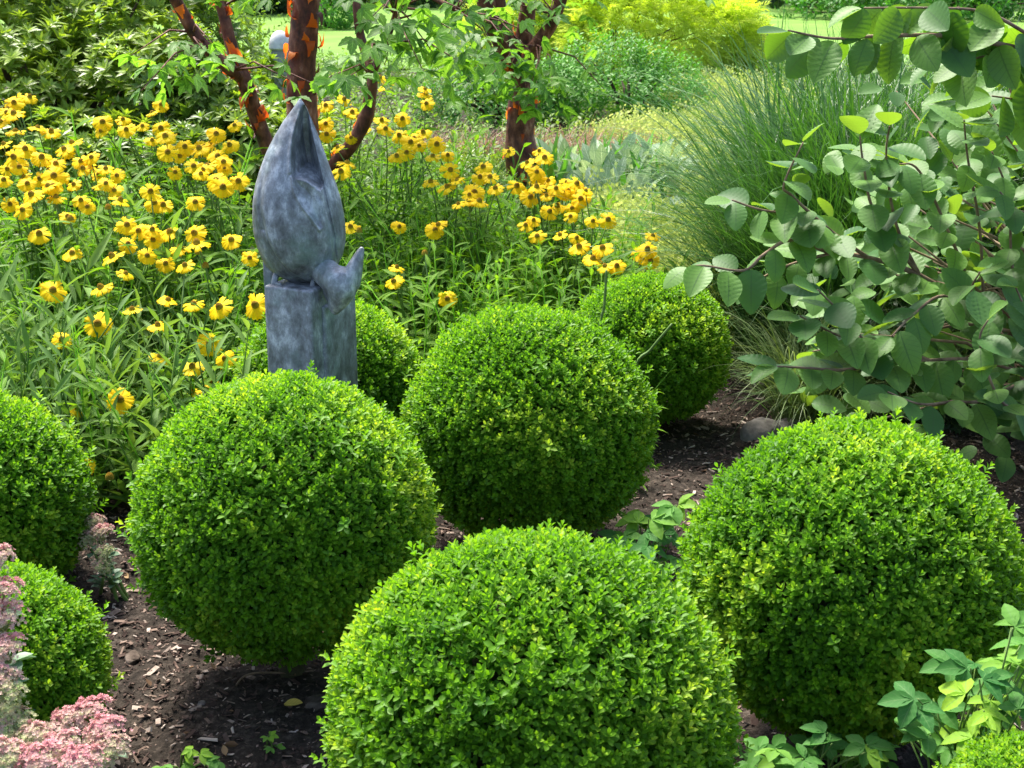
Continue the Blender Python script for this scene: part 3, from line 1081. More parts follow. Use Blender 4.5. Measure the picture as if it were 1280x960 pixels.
FL_R = [(481, 107), (531, 111), (430, 124), (533, 129), (447, 146), (477, 150), (503, 148), (407, 131), (407, 154), (499, 169), (529, 165), (524, 182), (541, 195), (496, 195), (546, 180), (422, 184), (434, 203), (426, 214), (563, 212),
        (571, 225), (559, 233), (604, 208), (600, 221), (593, 240), (599, 251), (586, 251), (636, 189), (659, 203), (674, 188), (666, 210), (646, 232), (663, 246), (685, 225), (683, 244), (708, 227), (721, 229), (726, 248), (732, 238),
        (667, 275), (657, 281), (687, 264), (713, 270), (700, 293), (741, 276), (724, 308), (753, 309), (741, 323), (756, 332), (771, 332), (816, 294), (809, 311), (813, 326), (801, 318), (499, 283), (449, 289), (531, 317), (544, 287),
        (496, 334), (492, 351), (559, 373), (685, 401), (455, 160), (515, 175), (695, 235), (712, 240), (670, 228)]


def depth_l(y): return float(np.interp(y, [110, 140, 210, 300, 385, 500, 600], [6.4, 6.0, 5.45, 4.9, 4.5, 4.15, 3.9]))
def depth_r(y): return float(np.interp(y, [100, 150, 210, 330, 400], [7.2, 6.7, 6.05, 5.3, 5.0]))


for lst, pr in ((FL_L, .62), (FL_R, .55)):
    for px, py in list(lst):
        if py < 300 and rnd.random() < pr:
            lst.append((px + rnd.uniform(-22, 22), py + rnd.uniform(-14, 14)))
heads = []
spent = []
SPENT = {(135, 260), (137, 597), (449, 289), (531, 317), (257, 333), (248, 316), (88, 274)}
for lst, fn, side in ((FL_L, depth_l, 0), (FL_R, depth_r, 1)):
    for px, py in lst:
        Yd = fn(py) + rnd.uniform(-.12, .12)
        if (px, py) in ((685, 401),):
            Yd = 4.35
        heads.append((Vector(W(px, py, Yd)), side))
        if (px, py) in SPENT:
            spent.append(heads[-1][0].copy())
# gather neighbouring heads into plants
todo = list(range(len(heads)))
plants = []
while todo:
    i = min(todo, key=lambda k: heads[k][0].y)
    near = sorted((k for k in todo if heads[k][1] == heads[i][1] and (heads[k][0] - heads[i][0]).length < .42), key=lambda k: (heads[k][0] - heads[i][0]).length)[:6]
    plants.append((heads[i][1], [heads[k][0] for k in near]))
    todo = [k for k in todo if k not in near]
ORD = ['leftmost', 'second', 'third', 'fourth', 'fifth', 'sixth', 'seventh', 'eighth', 'ninth', 'tenth', 'eleventh', 'twelfth', 'thirteenth']
NUM = ['no', 'one', 'two', 'three', 'four', 'five', 'six']
rows = {}
for p in plants:
    ym = sum(h.y for h in p[1]) / len(p[1])
    cuts = (4.45, 4.95, 5.45, 5.9) if p[0] == 0 else (5.5, 5.95, 6.5)
    rows.setdefault((p[0], sum(ym > c for c in cuts)), []).append(p)
RNAME = {0: ['front row', 'second row', 'third row', 'fourth row', 'back row'], 1: ['front row', 'second row', 'third row', 'back row']}


def helenium(side, hs, label):
    bx = sum(h.x for h in hs) / len(hs) + rnd.uniform(-.05, .05)
    by = sum(h.y for h in hs) / len(hs) + rnd.uniform(.05, .18)
    t = thing('helenium', label, 'flowering plant', (bx, by, 0), 'yellow heleniums in the flower bed')
    st, fo = MB(), MB()
    for h in hs:
        h = np.array(h)
        b = np.array([bx + rnd.uniform(-.07, .07), by + rnd.uniform(-.06, .06), -.01])
        c1 = b + (h - b) * np.array([.25, .25, .5]) + np.array([rnd.uniform(-.03, .03), rnd.uniform(-.03, .03), 0])
        c2 = b + (h - b) * np.array([.7, .7, .82])
        pts = [b, c1, c2, h - np.array([0, 0, .012])]
        st.tube(pts, [.0045, .004, .003, .0022], 5)
        n = max(4, int(h[2] * 16))
        tt = np.sort(rg.uniform(.12, .93, n))
        P = np.stack([np.interp(tt, [0, .4, .8, 1], [q[k] for q in pts]) for k in range(3)], -1)
        a = rg.random(n) * 6.28
        d = np.stack([np.cos(a), np.sin(a), rg.uniform(-.1, .7, n)], -1)
        fo.scatter(LANCE, frames(d, np.array([0, 0, 1.]) + rg.normal(size=(n, 3)) * .3), P, rg.uniform(.075, .14, n) * (1.1 - .45 * tt), rg.uniform(.15, .8, n))
    ht = max(.12, sum(h.z for h in hs) / len(hs))
    # leafy shoots without flowers
    n = 9
    P = np.stack([bx + rg.normal(size=n) * .13, by + rg.normal(size=n) * .12, np.zeros(n)], -1)
    for j, tp in enumerate(HSTEM):
        s = np.arange(n) % len(HSTEM) == j
        m = int(s.sum())
        d = nrm(np.array([0, 0, 1.]) + rg.normal(size=(m, 3)) * .22)
        fo.scatter(tp, frames(d, rand_dirs(m)), P[s], ht * rg.uniform(.6, .97, m), rg.uniform(.2, .7, m))
    link('stems', st.mesh('helenium stems', M['stem'], t.location), t)
    link('foliage', fo.mesh('helenium foliage', M['helen'], t.location), t)
    for h in hs:
        if any((h - q).length < 1e-4 for q in spent):      # petals gone, only the domed disc is left
            o = link('seed_head', DISC[1], t, h - t.location)
            o.scale = (.045, .045, .045)
            continue
        o = link('flower_head', PET[rnd.randrange(6)], t, h - t.location)
        ax = Vector((rnd.uniform(-.45, .45), rnd.uniform(-1.25, -.05), 1)).normalized()
        o.rotation_euler = (ax.to_track_quat('Z', 'Y').to_matrix() @ Matrix.Rotation(rnd.uniform(0, 6.28), 3, 'Z')).to_euler()
        s = rnd.uniform(.031, .047)
        o.scale = (s, s, s)
        link('disc', DISC[rnd.randrange(3)], o)


for (side, row), ps in sorted(rows.items()):
    ps.sort(key=lambda p: sum(h.x / h.y for h in p[1]))
    for k, (sd, hs) in enumerate(ps):
        where = 'left' if side == 0 else 'right'
        od = ORD[k] if k == 0 else ORD[k] + ' from left'
        nf = NUM[len(hs)] + (' flower' if len(hs) == 1 else ' flowers')
        helenium(sd, hs, f'{od} helenium with {nf} in {RNAME[side][row]}, bed {where} of sculpture')

# leafy undergrowth of the bed
mb = MB()


def sow(tpls, n, xr, yr, hr, mat_tint=(.2, .8), lean=.2, avoid=True, dens=None):
    x, y = rg.uniform(*xr, n), rg.uniform(*yr, n)
    ok = np.ones(n, bool)
    if dens is not None:
        ok &= dens(x, y)
    if avoid:
        for bx, by, r in BALLPOS:
            ok &= (x - bx) ** 2 + (y - by) ** 2 > (r * .95) ** 2
        ok &= (x - so.x) ** 2 + (y - so.y - .1) ** 2 > .2 ** 2
    x, y = x[ok], y[ok]
    k = rg.integers(0, len(tpls), len(x))
    for j, tp in enumerate(tpls):
        s = k == j
        m = int(s.sum())
        d = nrm(np.array([0, 0, 1.]) + rg.normal(size=(m, 3)) * lean)
        mb.scatter(tp, frames(d, rand_dirs(m)), np.stack([x[s], y[s], np.zeros(m)], -1), rg.uniform(*hr, m), rg.uniform(*mat_tint, m))


def left_bed(x, y):      # the bed's front edge runs back from the left ball to behind the sculpture
    return y > np.interp(x, [-2.2, -1.0, -.75, -.55, -.2, .2, .45], [3.6, 3.95, 4.1, 4.35, 4.75, 4.95, 5.1])


sow(HSTEM, 520, (-2.2, .35), (3.7, 6.9), (.25, .5), dens=lambda x, y: left_bed(x, y) & (rg.random(len(x)) < .9))
sow(HSTEM, 300, (-.35, .95), (5.0, 6.6), (.3, .52), dens=lambda x, y: left_bed(x, y) & (x < .42 + (y - 5.0) * .12))
tag(link('bed_undergrowth', mb.mesh('bed_undergrowth', M['helen'])), 'leafy green undergrowth filling the flower bed between the helenium stems', 'undergrowth', kind='stuff')

mb = MB()
sow(NSTEM, 150, (-1.9, -.7), (3.85, 4.7), (.25, .55), (.2, .9), .3, dens=lambda x, y: left_bed(x, y))
sow(HSTEM, 90, (-2.0, -.8), (4.0, 4.7), (.2, .45), (.3, .9), .3, dens=lambda x, y: left_bed(x, y))
sow(NSTEM, 60, (-2.2, -1.0), (4.5, 5.6), (.4, .72), (.3, .9), .25)
grass_mb(mb, (-1.35, 4.25, 0), 26, .32, (.35, .75), .006, (.0, .5), (.3, 1.3), (.3, 1))
grass_mb(mb, (-.95, 4.3, 0), 12, .25, (.3, .6), .005, (.1, .6), (.3, 1.3), (.4, 1))
t = thing('silvery_plant', 'wispy plant with narrow silvery leaves at the left above the box ball', 'plant', (-1.3, 4.2, 0))
link('foliage', mb.mesh('silvery foliage', M['silver'], t.location), t)

# ------------------------------------------------------------------ paperbark maples


def curve_pts(ctrl, n=5):
    P = np.array([tuple(c) for c in ctrl], float)
    out = []
    for i in range(len(P) - 1):
        p0, p1, p2, p3 = P[max(i - 1, 0)], P[i], P[i + 1], P[min(i + 2, len(P) - 1)]
        for k in range(n):
            t = k / n
            out.append(.5 * (2 * p1 + (p2 - p0) * t + (2 * p0 - 5 * p1 + 4 * p2 - p3) * t * t + (3 * p1 - p0 - 3 * p2 + p3) * t ** 3))
    out.append(P[-1])
    return np.array(out)


def limb_mb(mb, ctrl, rads, wob=.01, sides=12):
    P = curve_pts(ctrl, 6)
    r = np.interp(np.linspace(0, 1, len(P)), np.linspace(0, 1, len(rads)), rads)
    r = r * (1 + np.convolve(rg.normal(size=len(r) + 4), np.ones(5) / 5, 'valid') * .09)
    mb.tube(P, r, sides)
    return P, r


def peel_mesh(seed):
    """one curl of bark: a small sheet rolling away"""
    r = random.Random(seed)
    mb = MB()
    nl, nw = 6, 4
    Vv = []
    for i in range(nl + 1):
        t = i / nl
        for j in range(nw + 1):
            u = -1 + 2 * j / nw
            wv = .5 * (1 - .5 * t * abs(math.sin(3 + seed + u * 2)))
            an = t * r.uniform(1.3, 2.0)
            Vv.append((.35 * math.sin(an), u * wv, .35 * (1 - math.cos(an)) * 1.3 - .25 * t * u))
    mb.add(Vv, [(i * (nw + 1) + j, i * (nw + 1) + j + 1, (i + 1) * (nw + 1) + j + 1, (i + 1) * (nw + 1) + j) for i in range(nl) for j in range(nw)], r.random())
    return mb


PEELS = []
for i in range(4):
    b = peel_mesh(i)
    PEELS.append(dict(V=b.V[0], Q=b.Q[0], T=np.zeros(b.n), U=np.zeros((b.n, 3))))


def peels(t, base, P, r, n, size=(.05, .11)):
    for _ in range(n):
        i = rnd.randrange(1, len(P) - 1)
        tg = nrm(P[i + 1] - P[i - 1])
        side = nrm(np.cross(tg, rand_dirs(1)[0]))
        # frame: x outward, y around, z along the stem (hanging)
        y = np.cross(tg, side)
        Rm = np.stack([side, y, tg * rnd.choice((-1, 1, 1))], -1)
        s = rnd.uniform(*size)
        mb = MB()
        mb.scatter(PEELS[rnd.randrange(4)], Rm[None], (P[i] + side * r[i] * .96)[None], np.array([[s * .8, s * rnd.uniform(.3, .7), s * 1.0]]), rnd.uniform(.1, 1))
        link('bark_curl', mb.mesh('bark_curl', M['peel'] if rnd.random() < .75 else M['bark'], base), t)


def spray(fo, wd, c, n, spread, size=.075, twig_from=None):
    c = np.array(c, float)
    P = c + rg.normal(size=(n, 3)) * np.array(spread)
    k = rg.integers(0, len(MAPLE), n)
    for j, tp in enumerate(MAPLE):
        s = k == j
        m = int(s.sum())
        if not m:
            continue
        a = rg.random(m) * 6.28
        d = np.stack([np.cos(a), np.sin(a), rg.uniform(-.9, .1, m)], -1)
        nn = nrm(np.array([0, -.25, 1.]) + rg.normal(size=(m, 3)) * .45)
        fo.scatter(tp, frames(d, nn), P[s], rg.uniform(.7, 1.2, m) * size, rg.uniform(.15, .85, m))
    if twig_from is not None:
        b = np.array(twig_from, float)
        for q in P[:max(2, n // 7)]:
            m_ = (b + q) / 2 + np.array([rnd.uniform(-.04, .04), rnd.uniform(-.04, .04), .05])
            wd.tube([b, m_, q], [.006, .004, .002], 4)


def maple(label, base, limbs, sprays, crown, peel_n):
    t = thing('paperbark_maple', label, 'tree', base)
    tips = []
    for i, (ctrl, rads, np_) in enumerate(limbs):
        mb = MB()
        P, r = limb_mb(mb, ctrl, rads)
        tips.append(P)
        if np_:
            peels(t, base, P, r, np_, (.03, .10) if rads[0] > .05 else (.025, .085))
        nm = 'trunk' if i == 0 else 'limb'
        link(nm, mb.mesh(nm, M['bark'], base), t)
    fo, wd = MB(), MB()
    allp = np.concatenate(tips)
    for c, n, sp in sprays:
        c = np.array(c)
        j = np.argmin(np.linalg.norm(allp - c, axis=1))
        spray(fo, wd, c, n, sp, .078, allp[j])
    for c, n, sp in crown:
        c = np.array(c)
        j = np.argmin(np.linalg.norm(allp - c, axis=1))
        spray(fo, wd, c, n, sp, .085, allp[j])
    link('crown', fo.mesh('maple crown', M['maple'], base), t)
    link('twigs', wd.mesh('maple twigs', M['bark'], base), t)
    return t


D1 = 6.6
b1 = G(385, 312)
b1 = Vector((W(385, 300, D1).x, D1, 0))
L1 = [
    ([(b1.x, b1.y, -.03), W(382, 240, D1), W(378, 150, D1), W(377, 90, D1), W(380, 40, D1), W(384, -20, D1), W(390, -120, D1 + .1), W(395, -260, D1 + .3)], [.085, .078, .068, .066, .062, .06, .045, .03], 80),
    ([(b1.x - .04, b1.y - .05, -.02), W(362, 250, D1 - .1), W(341, 200, D1 - .2), W(322, 150, D1 - .25), W(306, 102, D1 - .3), W(290, 60, D1 - .3), W(280, 20, D1 - .3), W(270, -20, D1 - .3), W(250, -130, D1 - .3), W(240, -230, D1 - .2)], [.042, .038, .034, .032, .031, .026, .024, .022, .016, .010], 76),
    ([W(303, 98, D1 - .3), W(290, 88, D1 - .35), W(268, 70, D1 - .4), W(245, 45, D1 - .42), W(228, 15, D1 - .45), W(213, -15, D1 - .5), W(180, -110, D1 - .5)], [.028, .027, .026, .025, .024, .022, .015], 22),
    ([(b1.x + .05, b1.y, -.02), W(400, 250, D1), W(418, 208, D1 - .05), W(440, 180, D1 - .1), W(456, 150, D1 - .1), W(462, 125, D1 - .1), W(465, 90, D1 - .1), W(452, 50, D1), W(446, 10, D1), W(440, -100, D1 + .1)], [.04, .036, .033, .031, .03, .027, .022, .02, .018, .01], 6),
    ([W(465, 92, D1 - .1), W(482, 55, D1 - .1), W(492, 25, D1 - .1), W(505, -20, D1 - .1)], [.018, .015, .013, .009], 2),
]
SP1 = [(W(232, 72, 5.9), 18, (.08, .12, .04)), (W(270, 75, 5.9), 5, (.04, .1, .04)), (W(325, 0, 6.2), 6, (.09, .15, .02)), (W(390, 102, 5.9), 16, (.10, .10, .035)), (W(440, 98, 5.9), 16, (.09, .12, .04)),
       (W(510, 85, 6.0), 20, (.12, .15, .05)), (W(490, 35, 6.3), 26, (.12, .15, .08)), (W(545, 30, 6.3), 34, (.14, .2, .09)), (W(450, 6, 6.4), 10, (.08, .2, .05)), (W(565, 55, 6.4), 14, (.1, .2, .06)), (W(215, 100, 5.8), 7, (.06, .1, .03))]
CR1 = [(W(x, y, D1 + dy), 40, (.28, .35, .16)) for x, y, dy in ((230, -190, .2), (340, -260, .4), (460, -210, .0), (560, -150, .2), (390, -350, .1))]
maple('multi stemmed paperbark maple with orange peeling bark rising behind the bronze sculpture', (b1.x, b1.y, 0), L1, SP1, CR1, 0)

D2_ = 8.6
b2 = Vector((W(655, 300, D2_).x, D2_, 0))
L2 = [
    ([(b2.x, b2.y, -.03), W(652, 200, D2_), W(650, 165, D2_), W(654, 120, D2_), W(650, 90, D2_), W(632, 55, D2_), W(622, 20, D2_), W(615, -30, D2_), W(600, -130, D2_ + .1)], [.10, .092, .085, .080, .085, .075, .06, .05, .03], 80),
    ([W(645, 90, D2_), W(628, 50, D2_ - .05), W(612, 20, D2_ - .08), W(606, -5, D2_ - .1), W(590, -90, D2_ - .1)], [.07, .06, .05, .045, .03], 5),
    ([W(645, 80, D2_), W(655, 45, D2_), W(660, 10, D2_), W(664, -20, D2_), W(670, -120, D2_)], [.06, .05, .045, .04, .025], 4),
    ([W(655, 82, D2_ - .05), W(668, 60, D2_ - .1), W(684, 38, D2_ - .12), W(696, 15, D2_ - .15), W(703, -8, D2_ - .15), W(725, -90, D2_ - .2)], [.042, .04, .038, .036, .034, .02], 2),
    ([W(612, 30, D2_ - .05), W(598, 24, D2_ - .1), W(580, 16, D2_ - .15), W(560, 8, D2_ - .2), W(535, -5, D2_ - .2)], [.025, .022, .017, .012, .008], 0),
]
SP2 = [(W(620, 75, 8.0), 34, (.15, .15, .06)), (W(665, 95, 8.0), 36, (.13, .12, .06)), (W(600, 105, 8.1), 22, (.12, .15, .05)), (W(700, 115, 8.0), 14, (.08, .1, .05)), (W(575, 65, 8.2), 20, (.12, .12, .05)), (W(660, 15, 8.3), 26, (.2, .2, .06)),
       (W(590, 10, 8.3), 26, (.15, .2, .06)), (W(640, 125, 8.1), 14, (.12, .1, .04)), (W(720, 10, 8.2), 12, (.1, .1, .06))]
CR2 = [(W(x, y, D2_ + dy), 38, (.35, .4, .2)) for x, y, dy in ((620, -150, .2), (700, -100, .3), (560, -120, -.1), (650, -230, .1), (780, -60, .3))]
maple('paperbark maple with forked rough trunk standing before the golden shrub', (b2.x, b2.y, 0), L2, SP2, CR2, 0)

# ------------------------------------------------------------------ bushes and borders behind
bush('rhododendron', 'tall rhododendron bush with glossy leaf rosettes at the upper left edge', 'shrub',
     [(-3.2, 9.2, .75, .7, .6, .85), (-2.4, 9.4, .75, .7, .6, .85), (-2.9, 8.7, .45, .65, .5, .62), (-2.15, 8.8, .42, .6, .5, .6), (-3.0, 8.2, .25, .6, .4, .42), (-2.3, 8.3, .22, .5, .4, .36)], 5600, RHO, .085, M['rhodo'], .4, .8, .35, tint=(.15, .85), rough=.2)
bush('rhododendron', 'lower rhododendron with dark leaves behind the leaning red maple stem', 'shrub',
     [(-1.75, 8.6, .4, .5, .4, .55), (-1.4, 8.3, .25, .45, .4, .42), (-1.8, 8.0, .2, .45, .35, .36)], 2000, RHO, .08, M['rhodo'], .35, .7, .4, tint=(.05, .6), rough=.2, seed=8)
bush('light_shrub', 'small pale green shrub between the maple stems and the rhododendron', 'shrub',
     [(-1.75, 9.6, .5, .3, .4, .7), (-1.62, 9.2, .3, .3, .35, .4)], 1000, GSTEM, .13, M['midbush'], .4, .5, .5, tint=(.45, 1.0), rough=.2, seed=9)
bush('golden_conifer', 'wide golden yellow conifer with drooping sprays beside the lawn', 'conifer',
     [(1.5, 16.2, .35, .95, .8, .62), (.75, 16.8, .35, .75, .7, .66), (2.0, 16.4, .28, .55, .7, .45), (.1, 17.2, .3, .7, .7, .5)], 10500, FANS, .19, M['golden'], .3, .2, .35, tint=(.25, .85), rough=.14, dirmix='flat', woodr=.012)
bush('leafy_perennial', 'rounded fresh green perennial clump in front of the golden conifer', 'plant',
     [(.75, 12.7, .18, .62, .5, .40), (1.2, 12.7, .15, .4, .4, .32)], 1700, GSTEM, .13, M['green_herb'], .35, .8, .3, tint=(.2, .8), rough=.15)
bush('leafy_perennial', 'dark green perennial clump left of the forked maple trunk', 'plant',
     [(-.25, 12.3, .14, .45, .4, .36), (.15, 12.6, .14, .4, .4, .34)], 1200, GSTEM, .13, M['green_herb'], .35, .8, .3, tint=(.0, .45), rough=.15, seed=12)
# chartreuse froth
for lobes, n, lab in (
        ([(1.75, 13.0, .06, .65, .7, .24), (2.0, 12.0, .06, .6, .6, .24)], 2600, 'cloud of pale yellow green blossom nearest the far lawn'),
        ([(1.35, 10.6, .06, .6, .6, .27), (1.8, 10.2, .06, .5, .5, .26), (.95, 11.2, .04, .4, .4, .2)], 2600, 'yellow green frothy blossom right of the brown sedge'),
        ([(1.25, 8.6, .05, .45, .5, .30), (1.3, 7.6, .05, .4, .4, .32)], 2200, 'airy yellow green blossom left of the tall grass'),
        ([(.68, 6.9, .06, .35, .4, .32), (.92, 6.4, .06, .32, .35, .30), (.72, 5.9, .05, .3, .35, .28), (.5, 7.4, .05, .3, .35, .28)], 2600, 'low lime green blossom behind the rightmost heleniums')):
    bush('ladys_mantle', lab, 'plant', lobes, int(n * 1.5), FROTH, .075, M['chart'], .5, .8, .5, tint=(.2, .9), rough=.25, trunk=False)
# stems/leaves below the froth
mb = MB()
sow(GSTEM, 1400, (.3, 2.6), (5.4, 17.5), (.06, .14), (.3, 1), .3, dens=lambda x, y: (x > .15 + (y - 5.9) * .06) & (x < .95 + (y - 5.9) * .25))
sow(GSTEM, 4200, (-2.8, 3.2), (9.5, 17.8), (.08, .2), (.2, .9), .3)
sow(GSTEM, 500, (-2.6, .6), (6.6, 9.6), (.12, .3), (.1, .7), .3)
sow(GSTEM, 3200, (1.6, 7.5), (7.2, 17.8), (.1, .24), (.1, .7), .3)
sow(GSTEM, 1500, (-6.5, -2.0), (4.2, 17.8), (.12, .3), (.1, .8), .3)
sow(HSTEM, 260, (-4.2, -2.1), (4.2, 7.6), (.3, .55), (.1, .8), .25)
sow(NSTEM, 260, (-1.2, .2), (6.8, 9.5), (.2, .40), (.1, .7), .3)
tag(link('ground_cover', mb.mesh('ground_cover', M['midbush'])), 'low mixed green ground cover in the borders behind the heleniums', 'ground cover', kind='stuff')

mb = MB()
for k in range(16):
    x = -.62 + 1.65 * k / 15
    grass_mb(mb, (x, 10.4 + rnd.uniform(-.35, .35), 0), 150, .14, (.18, .36), .005, (.1, 1.0), (.6, 1.9), (.1, 1), 5)
t = thing('brown_sedge', 'low band of reddish brown sedge around the forked maple trunk', 'grass', (.2, 10.4, 0))
link('foliage', mb.mesh('sedge blades', M['sedge'], t.location), t)

mb = MB()
P, Nn = lobe_points([(.3, 8.8, .04, .22, .22, .24), (.55, 8.5, .05, .28, .25, .30), (.82, 8.6, .05, .25, .25, .3), (.6, 8.1, .04, .25, .2, .24)], 560, .5)
m = len(P)
mb.scatter(OVAL, frames(nrm(Nn + np.array([0, 0, .5]) + rg.normal(size=(m, 3)) * .4), np.array([0, -.2, 1.]) + rg.normal(size=(m, 3)) * .4), P, rg.uniform(.10, .17, m), rg.uniform(.1, .9, m))
t = thing('grey_leaved_plant', 'clump of felted grey green leaves behind the yellow flowers', 'plant', (.57, 8.5, 0))
link('foliage', mb.mesh('grey foliage', M['stachys'], t.location), t)
mb = MB()
for k in range(26):
    x, y = rnd.uniform(.2, .95), rnd.uniform(8.2, 9.0)
    grass_mb(mb, (x, y, 0), 3, .02, (.32, .5), .05, (.05, .4), (.2, .8), (.4, 1), 5)
t = thing('broad_leaved_plant', 'upright light green leaves rising among the grey felted clump', 'plant', (.57, 8.6, 0))
link('foliage', mb.mesh('broad foliage', M['green_herb'], t.location), t)
bush('dark_herb', 'low dark feathery plant at the foot of the forked maple', 'plant', [(-.28, 8.7, .06, .28, .25, .24), (.0, 8.5, .05, .2, .2, .18)], 700, GSTEM, .09, M['rhodo'], .45, .6, .5, tint=(.0, .25), seed=31)

# tall grass
mb = MB()
for k in range(15):
    x, y = rnd.uniform(1.1, 2.2), rnd.uniform(5.6, 6.7)
    grass_mb(mb, (x, y, 0), 330, .18, (.75, 1.4), .014, (.0, .5), (.4, 1.8), (.05, .95), 8)
t = thing('tall_grass', 'tall clump of upright ornamental grass behind the big leaved shrub', 'grass', (1.65, 6.1, 0))
link('foliage', mb.mesh('tall grass blades', M['grass'], t.location), t)
mb = MB()
for k in range(15):
    x, y = rnd.uniform(.92, 1.6), rnd.uniform(5.2, 6.0)
    grass_mb(mb, (x, y, 0), 330, .15, (.55, 1.15), .0065, (.0, .6), (.5, 1.7), (.05, .9), 8, -1.5, 1.3)
t = thing('arching_grass', 'fine dark green arching grass between the far box ball and tall grass', 'grass', (1.25, 5.6, 0))
link('foliage', mb.mesh('arching grass blades', M['grass'], t.location), t)
mb = MB()
for k in range(10):
    x, y = rnd.uniform(.85, 1.5), rnd.uniform(4.7, 5.15)
    grass_mb(mb, (x, y, 0), 210, .10, (.30, .62), .0042, (.1, .8), (.9, 2.2), (.1, .8), 8)
t = thing('pale_grass', 'low tuft of pale thin arching grass right of the far box ball', 'grass', (1.15, 5.0, 0))
link('foliage', mb.mesh('pale grass blades', M['finegrass'], t.location), t)

# far side of the lawn
far = [(-7.5, 30, 2.4, 'dark'), (-5.2, 27.5, 1.2, 'dark'), (-3.2, 30.5, 1.6, 'midbush'), (-.5, 30, 2.2, 'dark'), (3.2, 32, 2.2, 'midbush'), (6.0, 29.5, 2.6, 'dark'), (9.5, 30, 2.4, 'dark'), (-11, 31, 2.6, 'dark')]
fl_ = ['dark evergreen at the far left beyond the lawn', 'dark low evergreen left beyond the lawn', 'leafy shrub seen between the maple stems beyond the lawn', 'dark evergreen beyond the lawn behind the forked maple',
       'mid green shrub beyond the lawn behind the golden conifer', 'dark evergreen beyond the lawn behind the tall grass', 'dark evergreen at the far right beyond the lawn', 'dark evergreen hidden behind the rhododendron beyond the lawn']
for (x, y, r, mk), lab in zip(far, fl_):
    bush('far_shrub', lab, 'shrub', [(x, y, r * .5, r * 1.0, r * .7, r * .8), (x + r * .7, y + .4, r * .35, r * .7, r * .6, r * .6)], 1700, GSTEM, .42, M[mk], .3, .5, .6, tint=(.1, .9), rough=.2, woodr=.05, seed=int(x * 7) + 90, group='shrubs beyond the lawn')
bush('low_border', 'blue green low planting along the far lawn edge at the upper right', 'plant', [(6.6, 25.5, .2, 1.4, .6, .5), (8.6, 25.8, .2, 1.4, .6, .6), (5.3, 26, .1, .7, .5, .35)], 1500, GSTEM, .3, M['green_herb'], .4, .5, .5, tint=(.0, .5), woodr=.03)
bush('round_shrub', 'small rounded dark green shrub on the far edge of the lawn', 'shrub', [(-2.75, 23.5, .25, .45, .45, .38)], 700, GSTEM, .16, M['green_herb'], .3, .5, .5, tint=(.0, .3), woodr=.03)
bush('purple_shrub', 'small dark shrub beside the golden conifer at the lawn edge', 'shrub', [(2.72, 17.5, .15, .22, .25, .28)], 420, GSTEM, .12, M['dark'], .35, .5, .5, woodr=.02)
bush('dark_shrub', 'dark shrub in the shade behind the big leaved shrub at the right edge', 'shrub', [(2.35, 5.7, .5, .6, .5, .6), (1.85, 5.0, .28, .42, .25, .38), (1.45, 4.85, .18, .3, .22, .26)], 2200, GSTEM, .10, M['dark'], .4, .5, .5, tint=(.0, .3), woodr=.02)  # real shrub at the back; nearer lobes added as dark fill for shaded gaps

# pale ornament by the central maple stem
t = thing('stone_ornament', 'pale rounded stone ornament peeping out left of the upright maple stem', 'ornament', tuple(W(352, 100, 9.2).xy) + (0,))
zt = W(352, 40, 9.2).z
zb = W(352, 62, 9.2).z
mb = MB()


def lathe(mb, prof_, n=24):
    P = [(r * math.cos(2 * math.pi * k / n), r * math.sin(2 * math.pi * k / n), z) for r, z in prof_ for k in range(n)]
    mb.add(P, [(i * n + k, i * n + (k + 1) % n, (i + 1) * n + (k + 1) % n, (i + 1) * n + k) for i in range(len(prof_) - 1) for k in range(n)])


Rr = .068
lathe(mb, [(Rr * math.cos(a), zb + .01 + (zt - zb) * math.sin(a)) for a in np.linspace(0, math.pi / 2, 9)] )
lathe(mb, [(Rr * .86, zb), (Rr, zb + .01)])
link('cap', mb.mesh('cap', M['whitestone']), t)
mb = MB()
lathe(mb, [(.11, -.01), (.11, .05), (.07, .08), (.05, zb * .5), (.06, zb * .8), (.058, zb - .02), (.05, zb)])
link('shaft', mb.mesh('shaft', M['greystone']), t)

